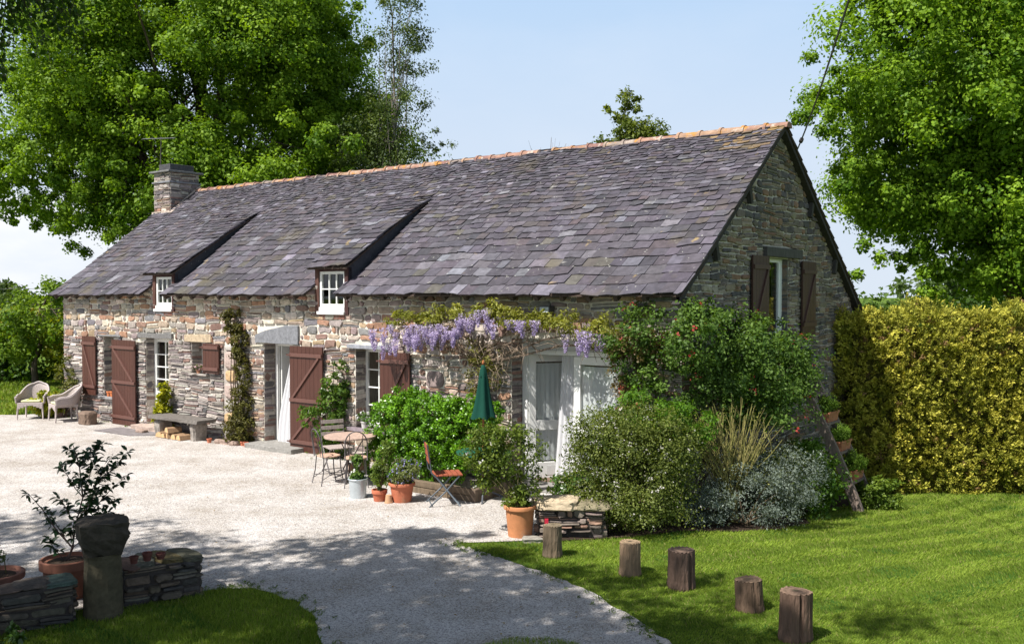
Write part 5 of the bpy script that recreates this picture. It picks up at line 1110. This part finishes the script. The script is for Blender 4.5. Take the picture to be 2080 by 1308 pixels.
bistro_chair('bistro chair standing nearest the curtained doorway', (-2.92, 15.05, 0), R(35)); bistro_chair('bistro chair tucked in front of the wooden table', (-2.45, 14.85, 0), R(100))
slat_chair('pale wooden folding chair behind the bistro table', (-2.95, 15.95, 0), R(-60), (.45, .38, .34), (.1, .09, .09))
X, Y = W(-6.6, -.55); m = MB(); m.box(-.17, .17, -.17, .17, 0, .34, (.33, .2, .12)); o = m.build('clay_block', CLAY, None, bevel=.02, loc=(-2.55, 15.75, 0), rz=.2); tag(o, 'square brown stoneware planter behind the bistro table', 'planter')
m = MB(); m.box(-.13, .13, -.13, .13, .3401, .343, (.05, .035, .03)); m.build('soil', SOIL, o)
# stumps
def stump(label, X, Y, r, h, col, seed, lean=0, ratio=1):
    root = empty('log_post', (X, Y, gz(X, Y)), random.uniform(0, 6), label, 'post', 'upright log posts along the drive'); root.rotation_euler = (lean, lean * .4, seed)
    g = random.Random(seed); n = 40; cks = [g.randrange(n) for _ in range(3)]; f = [1 + .05 * math.sin(3 * 2 * math.pi * k / n + seed) + g.uniform(-.05, .04) - (.16 if k in cks else 0) for k in range(n)]; m = MB(); vs = []; NZ_ = 6
    for i in range(NZ_ + 1):
        for k in range(n): t = 2 * math.pi * k / n; rr = r * f[k] * (1.04 - .04 * i / NZ_) * (1 + g.uniform(-.018, .018)) * (1.06 if i == 1 else 1); vs.append((rr * math.cos(t), rr * math.sin(t), -.05 + (h + .05) * i / NZ_))
    m.add(vs, [(i * n + k, i * n + (k + 1) % n, (i + 1) * n + (k + 1) % n, (i + 1) * n + k) for i in range(NZ_) for k in range(n)], col); m.build('bark', BARK, root)
    m = MB(); ring = [[(r * f[k] * q * math.cos(2 * math.pi * k / n), r * f[k] * q * math.sin(2 * math.pi * k / n), h + .002 + .006 * (1 - q) + .008 * math.sin(3 * k + seed) * (q > .9)) for k in range(n)] for q in (1, .8, .6, .4, .2)]
    for a_ in range(4): m.add(ring[a_] + ring[a_ + 1], [(k, (k + 1) % n, n + (k + 1) % n, n + k) for k in range(n)], tuple(c * (.8 if a_ % 2 else 1.05) for c in (col[0] * 1.3, col[1] * 1.35, col[2] * 1.3)))
    m.add(ring[4], [tuple(range(n))], (.1, .08, .05)); m.build('cut_top', WOOD, root)
    return root
stump('smallest far log post with mossy top beside the low wall', .47, 10.85, .105, .36, (.16, .12, .08), 1)
stump('pale brown cracked log post, second from the low wall', 1.27, 10.15, .112, .35, (.28, .19, .12), 2)
stump('thick dark log post in the middle of the row', 1.74, 9.68, .133, .39, (.13, .085, .065), 3)
stump('short dark log post leaning slightly, second nearest the viewer', 2.28, 9.0, .125, .29, (.12, .08, .055), 4, .06)
stump('nearest and widest rough log post at the bottom of the lawn', 2.47, 8.22, .135, .42, (.14, .09, .065), 5, -.02)
# low dry stone wall by the bed
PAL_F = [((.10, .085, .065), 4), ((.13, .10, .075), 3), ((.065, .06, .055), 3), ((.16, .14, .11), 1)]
def dry_wall(label, pts, h, thick, seed, cap=True, pal=PAL_F, rowh=(.04, .12), capcol=(.33, .27, .2), name='low_stone_wall', capn=3, rough=0):
    """stones on both faces and ends of a straight run from pts[0] to pts[1]"""
    A_, B2 = Vector(pts[0]), Vector(pts[1]); L_ = (B2 - A_).length; a = math.atan2(B2.y - A_.y, B2.x - A_.x); root = empty(name, (A_.x, A_.y, 0), a, label, 'wall'); m = MB()
    stone_wall(m, 0, L_, -.05, h, lambda u, z, d: (u, -d, z), layered=lambda u, z: .3, pal=lambda u, z: pal, rowh=rowh, length=(.12, .34), seed=seed, prot=(.0, .085), gap=.026)
    stone_wall(m, 0, L_, -.05, h, lambda u, z, d: (u, thick + d, z), layered=lambda u, z: .3, pal=lambda u, z: pal, rowh=rowh, length=(.12, .34), seed=seed + 1, prot=(.015, .06))
    stone_wall(m, 0, thick, -.05, h, lambda u, z, d: (L_ + d, u, z), layered=lambda u, z: .3, pal=lambda u, z: pal, rowh=rowh, length=(.12, .34), seed=seed + 2, prot=(.015, .06))
    stone_wall(m, 0, thick, -.05, h, lambda u, z, d: (-d, u, z), layered=lambda u, z: .3, pal=lambda u, z: pal, rowh=rowh, length=(.12, .34), seed=seed + 3, prot=(.015, .06))
    m.box(0, L_, 0, thick, -.05, h - .01, (.06, .05, .045)); m.build('stonework', STONE, root)
    if rough:
        g = random.Random(seed)
        for k in range(rough):
            u = L_ * (k + .5) / rough; rock('cap_stone', None, u + g.uniform(-.03, .03), thick / 2 + g.uniform(-.03, .03), h - .02, L_ / rough * g.uniform(.5, .72), thick * g.uniform(.5, .62), g.uniform(.02, .035), tuple(c * g.uniform(.7, 1.5) for c in capcol), seed + k, parent=root, rz=g.uniform(-.25, .25), boxy=.7)
    elif cap:
        g = random.Random(seed); u = -.04; k = 0
        while u < L_:
            ln = g.uniform(.75, 1.25) * L_ / capn; sl_ = slab('cap_stone', u, min(u + ln - .01, L_ + .05), -.06, thick + .05, h, h + g.uniform(.035, .08), tuple(c * g.uniform(.75, 1.25) for c in capcol), root); u += ln; k += 1
    return root
wl = dry_wall('low stone wall with a thick mossy cap stone beside the terracotta pot', [(.33, 11.72), (1.12, 11.64)], .36, .35, 201, cap=False, pal=[((.32, .2, .15), 3), ((.25, .2, .17), 3), ((.16, .13, .11), 2)])
rock('cap_stone', None, .2, .12, .34, .29, .24, .07, (.46, .37, .25), 31, parent=wl); rock('cap_stone', None, .64, .15, .34, .26, .2, .045, (.22, .19, .12), 32, parent=wl)
rock('flat_stone', 'flat stone lying between the terracotta pot and the low wall', .25, 11.5, 0, .13, .09, .03, (.28, .26, .22), 33)
st = empty('reflector_stake', (.42, 11.5, 0), 0, 'small red reflector on a short stake against the low wall', 'reflector'); m = MB(); m.tube([(0, 0, 0), (0, 0, .2)], .008, 5, (.1, .1, .1)); m.build('stake', METAL, st); m = MB(); m.box(-.022, .022, -.012, .012, .2, .28, (.55, .02, .05)); m.build('reflector', METAL, st)
# foreground walls, pillar, bowls
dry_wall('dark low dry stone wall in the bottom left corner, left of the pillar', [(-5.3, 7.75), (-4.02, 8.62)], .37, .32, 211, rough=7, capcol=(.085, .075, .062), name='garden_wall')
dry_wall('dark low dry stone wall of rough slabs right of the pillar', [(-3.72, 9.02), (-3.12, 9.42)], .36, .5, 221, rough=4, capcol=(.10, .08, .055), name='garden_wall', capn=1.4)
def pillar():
    root = empty('stone_pillar', (-3.83, 8.82, 0), .5, 'old squat stone pillar with a rough square capital', 'pillar'); C_ = (.085, .072, .045)
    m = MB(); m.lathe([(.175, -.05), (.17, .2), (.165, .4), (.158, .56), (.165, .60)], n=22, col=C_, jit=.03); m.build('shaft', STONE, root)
    bm = bmesh.new(); bmesh.ops.create_cube(bm, size=1); bmesh.ops.subdivide_edges(bm, edges=bm.edges, cuts=5, use_grid_fill=True); g = np.random.default_rng(3)
    for v in bm.verts:
        x, y, z_ = v.co; k = .33 + .12 * smooth01((z_ + .5) * 1.8); r = Vector((x, y)); 
        cx = max(abs(x), abs(y)); rr = math.hypot(x, y) + 1e-6; rnd = .35; f = (1 - rnd) + rnd * (.5 / rr) * (cx / .5) if cx > .01 else 1
        v.co = Vector((x * k * f * 1.0, y * k * f, .60 + (z_ + .5) * .33 - (.03 * (cx * 2) ** 4 if z_ > .4 else 0))) + Vector(g.normal(0, .008, 3))
    me = bpy.data.meshes.new('capital'); bm.to_mesh(me); bm.free(); a = me.attributes.new('col', 'FLOAT_COLOR', 'FACE'); a.data.foreach_set('color', [.06, .05, .038, 1] * len(me.polygons)); me.materials.append(STONE); o = bpy.data.objects.new('capital', me); COL.objects.link(o); o.parent = root
pillar()
def camellia():
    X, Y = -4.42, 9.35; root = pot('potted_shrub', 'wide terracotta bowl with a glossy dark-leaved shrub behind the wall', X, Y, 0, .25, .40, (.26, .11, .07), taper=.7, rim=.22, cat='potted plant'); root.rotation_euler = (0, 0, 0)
    g = random.Random(77); m = MB(); tips = []
    trunk = [Vector((.0, 0, .36)), Vector((.06, 0, .5)), Vector((.10, 0, .75)), Vector((.16, .02, 1.0)), Vector((.14, 0, 1.3)), Vector((.08, 0, 1.52))]; m.tube(trunk, [.013, .012, .010, .008, .006, .003], 6, (.1, .07, .06))
    br = [(trunk[1], (-.38, 0, 1.05), .009), (trunk[1], (-.2, .1, .8), .007), (trunk[2], (.45, .05, 1.42), .008), (trunk[2], (.36, -.1, 1.1), .006), (trunk[3], (.30, 0, 1.35), .006), (trunk[3], (-.05, 0, 1.32), .006), (trunk[3], (.42, .05, 1.28), .005), (trunk[2], (-.1, .05, 1.0), .006), (trunk[4], (.28, 0, 1.5), .004), (trunk[1], (.12, -.1, .8), .006), (trunk[2], (.22, .08, .95), .006), (trunk[3], (.16, -.06, 1.22), .005), (trunk[0], (-.14, -.08, .62), .005), (trunk[4], (.0, .05, 1.48), .004), (trunk[2], (.60, .05, 1.22), .006), (trunk[3], (.62, 0, 1.46), .005), (trunk[4], (.34, .1, 1.52), .004), (trunk[2], (.5, 0, .98), .005), (trunk[1], (.42, .05, .86), .005), (trunk[3], (.44, -.05, 1.12), .005)]
    axes = [trunk[2:]]
    for s_, e, r_0 in br:
        e = Vector(e); p = [s_, s_.lerp(e, .35) + Vector((0, 0, -.02)), s_.lerp(e, .7) + Vector((g.uniform(-.02, .02), 0, 0)), e]; m.tube(p, [r_0, r_0 * .8, r_0 * .6, .002], 5, (.1, .07, .06)); axes.append(p[1:])
    m.build('stem', BARK, root); V = []; F = []; cc = []
    for ax in axes:
        for k in range(36):
            i = g.randrange(len(ax) - 1); p = ax[i].lerp(ax[i + 1], g.random()); d = Vector((g.uniform(-1, 1), g.uniform(-1, 1), g.uniform(-.5, .7))).normalized(); L_ = g.uniform(.055, .095); n_ = Vector((g.uniform(-.4, .4), g.uniform(-.8, .1), 1)).normalized(); s_ = d.cross(n_).normalized(); n_ = s_.cross(d); b0 = len(V); p = p + d * .01; wd = L_ * .24
            V += [p, p + d * L_ * .3 + s_ * wd * .9 + n_ * .006, p + d * L_ * .65 + s_ * wd * .8 + n_ * .004, p + d * L_ - n_ * .012, p + d * L_ * .65 - s_ * wd * .8 + n_ * .004, p + d * L_ * .3 - s_ * wd * .9 + n_ * .006, p + d * L_ * .45 - n_ * .003]
            F += [(b0, b0 + 1, b0 + 6), (b0 + 1, b0 + 2, b0 + 6), (b0 + 2, b0 + 3, b0 + 6), (b0 + 3, b0 + 4, b0 + 6), (b0 + 4, b0 + 5, b0 + 6), (b0 + 5, b0, b0 + 6)]; c = tuple(x * g.uniform(.7, 1.3) for x in (.018, .045, .012)); cc += [c] * 6
    np_mesh('foliage', np.array([tuple(v) for v in V]), np.array(F), np.array(cc), GLOSSY, root)
camellia()
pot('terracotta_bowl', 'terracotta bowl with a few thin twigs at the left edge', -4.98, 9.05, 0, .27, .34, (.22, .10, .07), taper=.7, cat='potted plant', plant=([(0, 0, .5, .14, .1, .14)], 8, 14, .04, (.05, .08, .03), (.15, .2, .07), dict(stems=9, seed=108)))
for i, (x, y, r, h, lab) in enumerate([(-3.66, 9.12, .045, .07, 'small clay pot closest to the pillar on the right wall'), (-3.57, 9.22, .05, .08, 'taller small clay pot in the middle on the right wall'), (-3.46, 9.28, .05, .06, 'small clay pot farthest from the pillar on the right wall')]): pot('clay_pot', lab, x, y, .41, r, h, (.14, .05, .04), group='small clay pots on the garden wall')
# leaning ladder with troughs
def ladder():
    bx = (1.43, 3.38); X, Y, Z = W3(*bx); root = empty('plant_ladder', (X, Y, Z), TH, 'weathered wooden ladder leaning on the gable, carrying planters', 'ladder'); C_ = (.22, .17, .14)
    top = Vector((-1.33, 0, 2.85))
    for y_ in (0, .62):
        m = MB(); pts = [Vector((0, y_, 0)).lerp(top + Vector((0, y_, 0)), t) + Vector((.03 * math.sin(t * 5), .015 * math.sin(t * 7 + y_), 0)) for t in [k / 10 for k in range(11)]]
        for p_, q_ in zip(pts, pts[1:]): m.bar(p_, q_ + (q_ - p_) * .04, .07, .15, C_)
        m.build('side_rail', WOOD, root)
    for k, t in enumerate((.16, .32, .48, .64, .8)): p_ = top * t; m = MB(); m.box(p_.x - .1, p_.x + .12, .04, .60, p_.z - .02, p_.z + .015, C_); m.build('step', WOOD, root)
    labs = ['terracotta trough of green plants on the upper ladder step', 'terracotta trough of green plants on the middle ladder step', 'rounded green plant in a trough on the lowest ladder step']
    for i, (t, lab) in enumerate(zip((.48, .32, .16), labs)):
        p_ = top * t; wx, wy = W(bx[0] + p_.x + .02, bx[1] + .33); tr = empty('plant_trough', (wx, wy, Z + p_.z + .016), TH + math.pi / 2, lab, 'planter', 'planters on the leaning ladder')
        m = MB(); m.add([(-.22, -.075, 0), (.22, -.075, 0), (.22, .075, 0), (-.22, .075, 0), (-.25, -.09, .16), (.25, -.09, .16), (.25, .09, .16), (-.25, .09, .16)], [(0, 3, 2, 1), (0, 1, 5, 4), (1, 2, 6, 5), (2, 3, 7, 6), (3, 0, 4, 7)], (.42, .17, .09)); m.box(-.26, .26, -.1, -.08, .13, .165, (.42, .17, .09)); m.box(-.26, .26, .08, .1, .13, .165, (.42, .17, .09)); m.build('trough', CLAY, tr); m = MB(); m.box(-.24, .24, -.08, .08, .14, .15, (.05, .04, .03)); m.build('soil', SOIL, tr)
        C, r, d = clumps_in([(0, 0, .26, .28, .14, .13)] if i < 2 else [(0, 0, .26, .25, .2, .17)], 60, .2, .3, 300 + i); foliage('foliage', C, r, d, 45, .045, (.06, .12, .01), (.24, .38, .05), None, tr, 301 + i, wr=.25, up=0)
    return root
ladder()
X, Y = W(.15, 3.9); r_ = pot('purple_flower_pot', 'small pot of purple flowers high on the leaning ladder', *W(1.43 - 1.33 * .8 + .03, 3.70), W3(1.43, 3.38)[2] + 2.85 * .8 + .016, .09, .1, (.3, .14, .09), plant=([(0, 0, .22, .16, .14, .1), (.1, .1, .05, .12, .1, .2)], 40, 22, .03, (.04, .07, .03), (.12, .15, .08), dict(stems=8, seed=110, flowers=(50, .03, (.12, .09, .35), (.25, .2, .5)))), cat='potted plant')

# small weeds and dead leaves where the gravel meets walls and lawn
g_ = np.random.default_rng(77); pts = []
for i in range(120): q = W(g_.uniform(-17, -4), -.06 - abs(g_.normal(0, .12))); pts.append((q[0], q[1], .02))
for i in range(150): k = g_.integers(0, len(lawnR) - 8); pts.append((lawnR[k][0] - abs(g_.normal(0, .10)) + .04, lawnR[k][1] + g_.normal(0, .08), .02))
for i in range(60): k = g_.integers(8, len(lawnL) - 1); pts.append((lawnL[k][0] + g_.normal(0, .08), lawnL[k][1] + abs(g_.normal(0, .08)), .02))
C = np.array(pts); o = foliage('weeds', C, np.full((len(C), 3), .028) * np.array([[1, 1, .4]]), np.tile([[0, 0, 1.]], (len(C), 1)), 16, .028, (.05, .10, .01), (.17, .25, .04), None, None, 3, wr=.3, droop=-1.2, zmin=.012)
tag(o, 'small green weeds sprouting along the edges of the gravel', 'weeds', kind='stuff')
C = np.stack([g_.uniform(-6, 1.2, 260), 1 / g_.uniform(1 / 17, 1 / 8, 260), np.full(260, .03)], 1); C = C[in_poly(C[:, :2], gravel_pts)]
o = foliage('fallen_leaves', C, np.full((len(C), 3), .002), np.tile([[0, 0, 1.]], (len(C), 1)), 1, .035, (.16, .09, .03), (.34, .24, .10), None, None, 4, up=2.5, rnd=.3); tag(o, 'scattered dead brown leaves on the gravel', 'leaves', kind='stuff')

shrub('ivy', 'dark ivy spilling over the low wall in the bottom left corner', 'ivy', (-4.85, 7.75, 0), [(0, 0, .12, .55, .2, .16), (-.3, .1, .3, .3, .2, .14), (.45, .25, .08, .3, .15, .1)], 90, 40, .05, (.015, .045, .006), (.07, .14, .015), seed=131, stems=4, mat=GLOSSY)
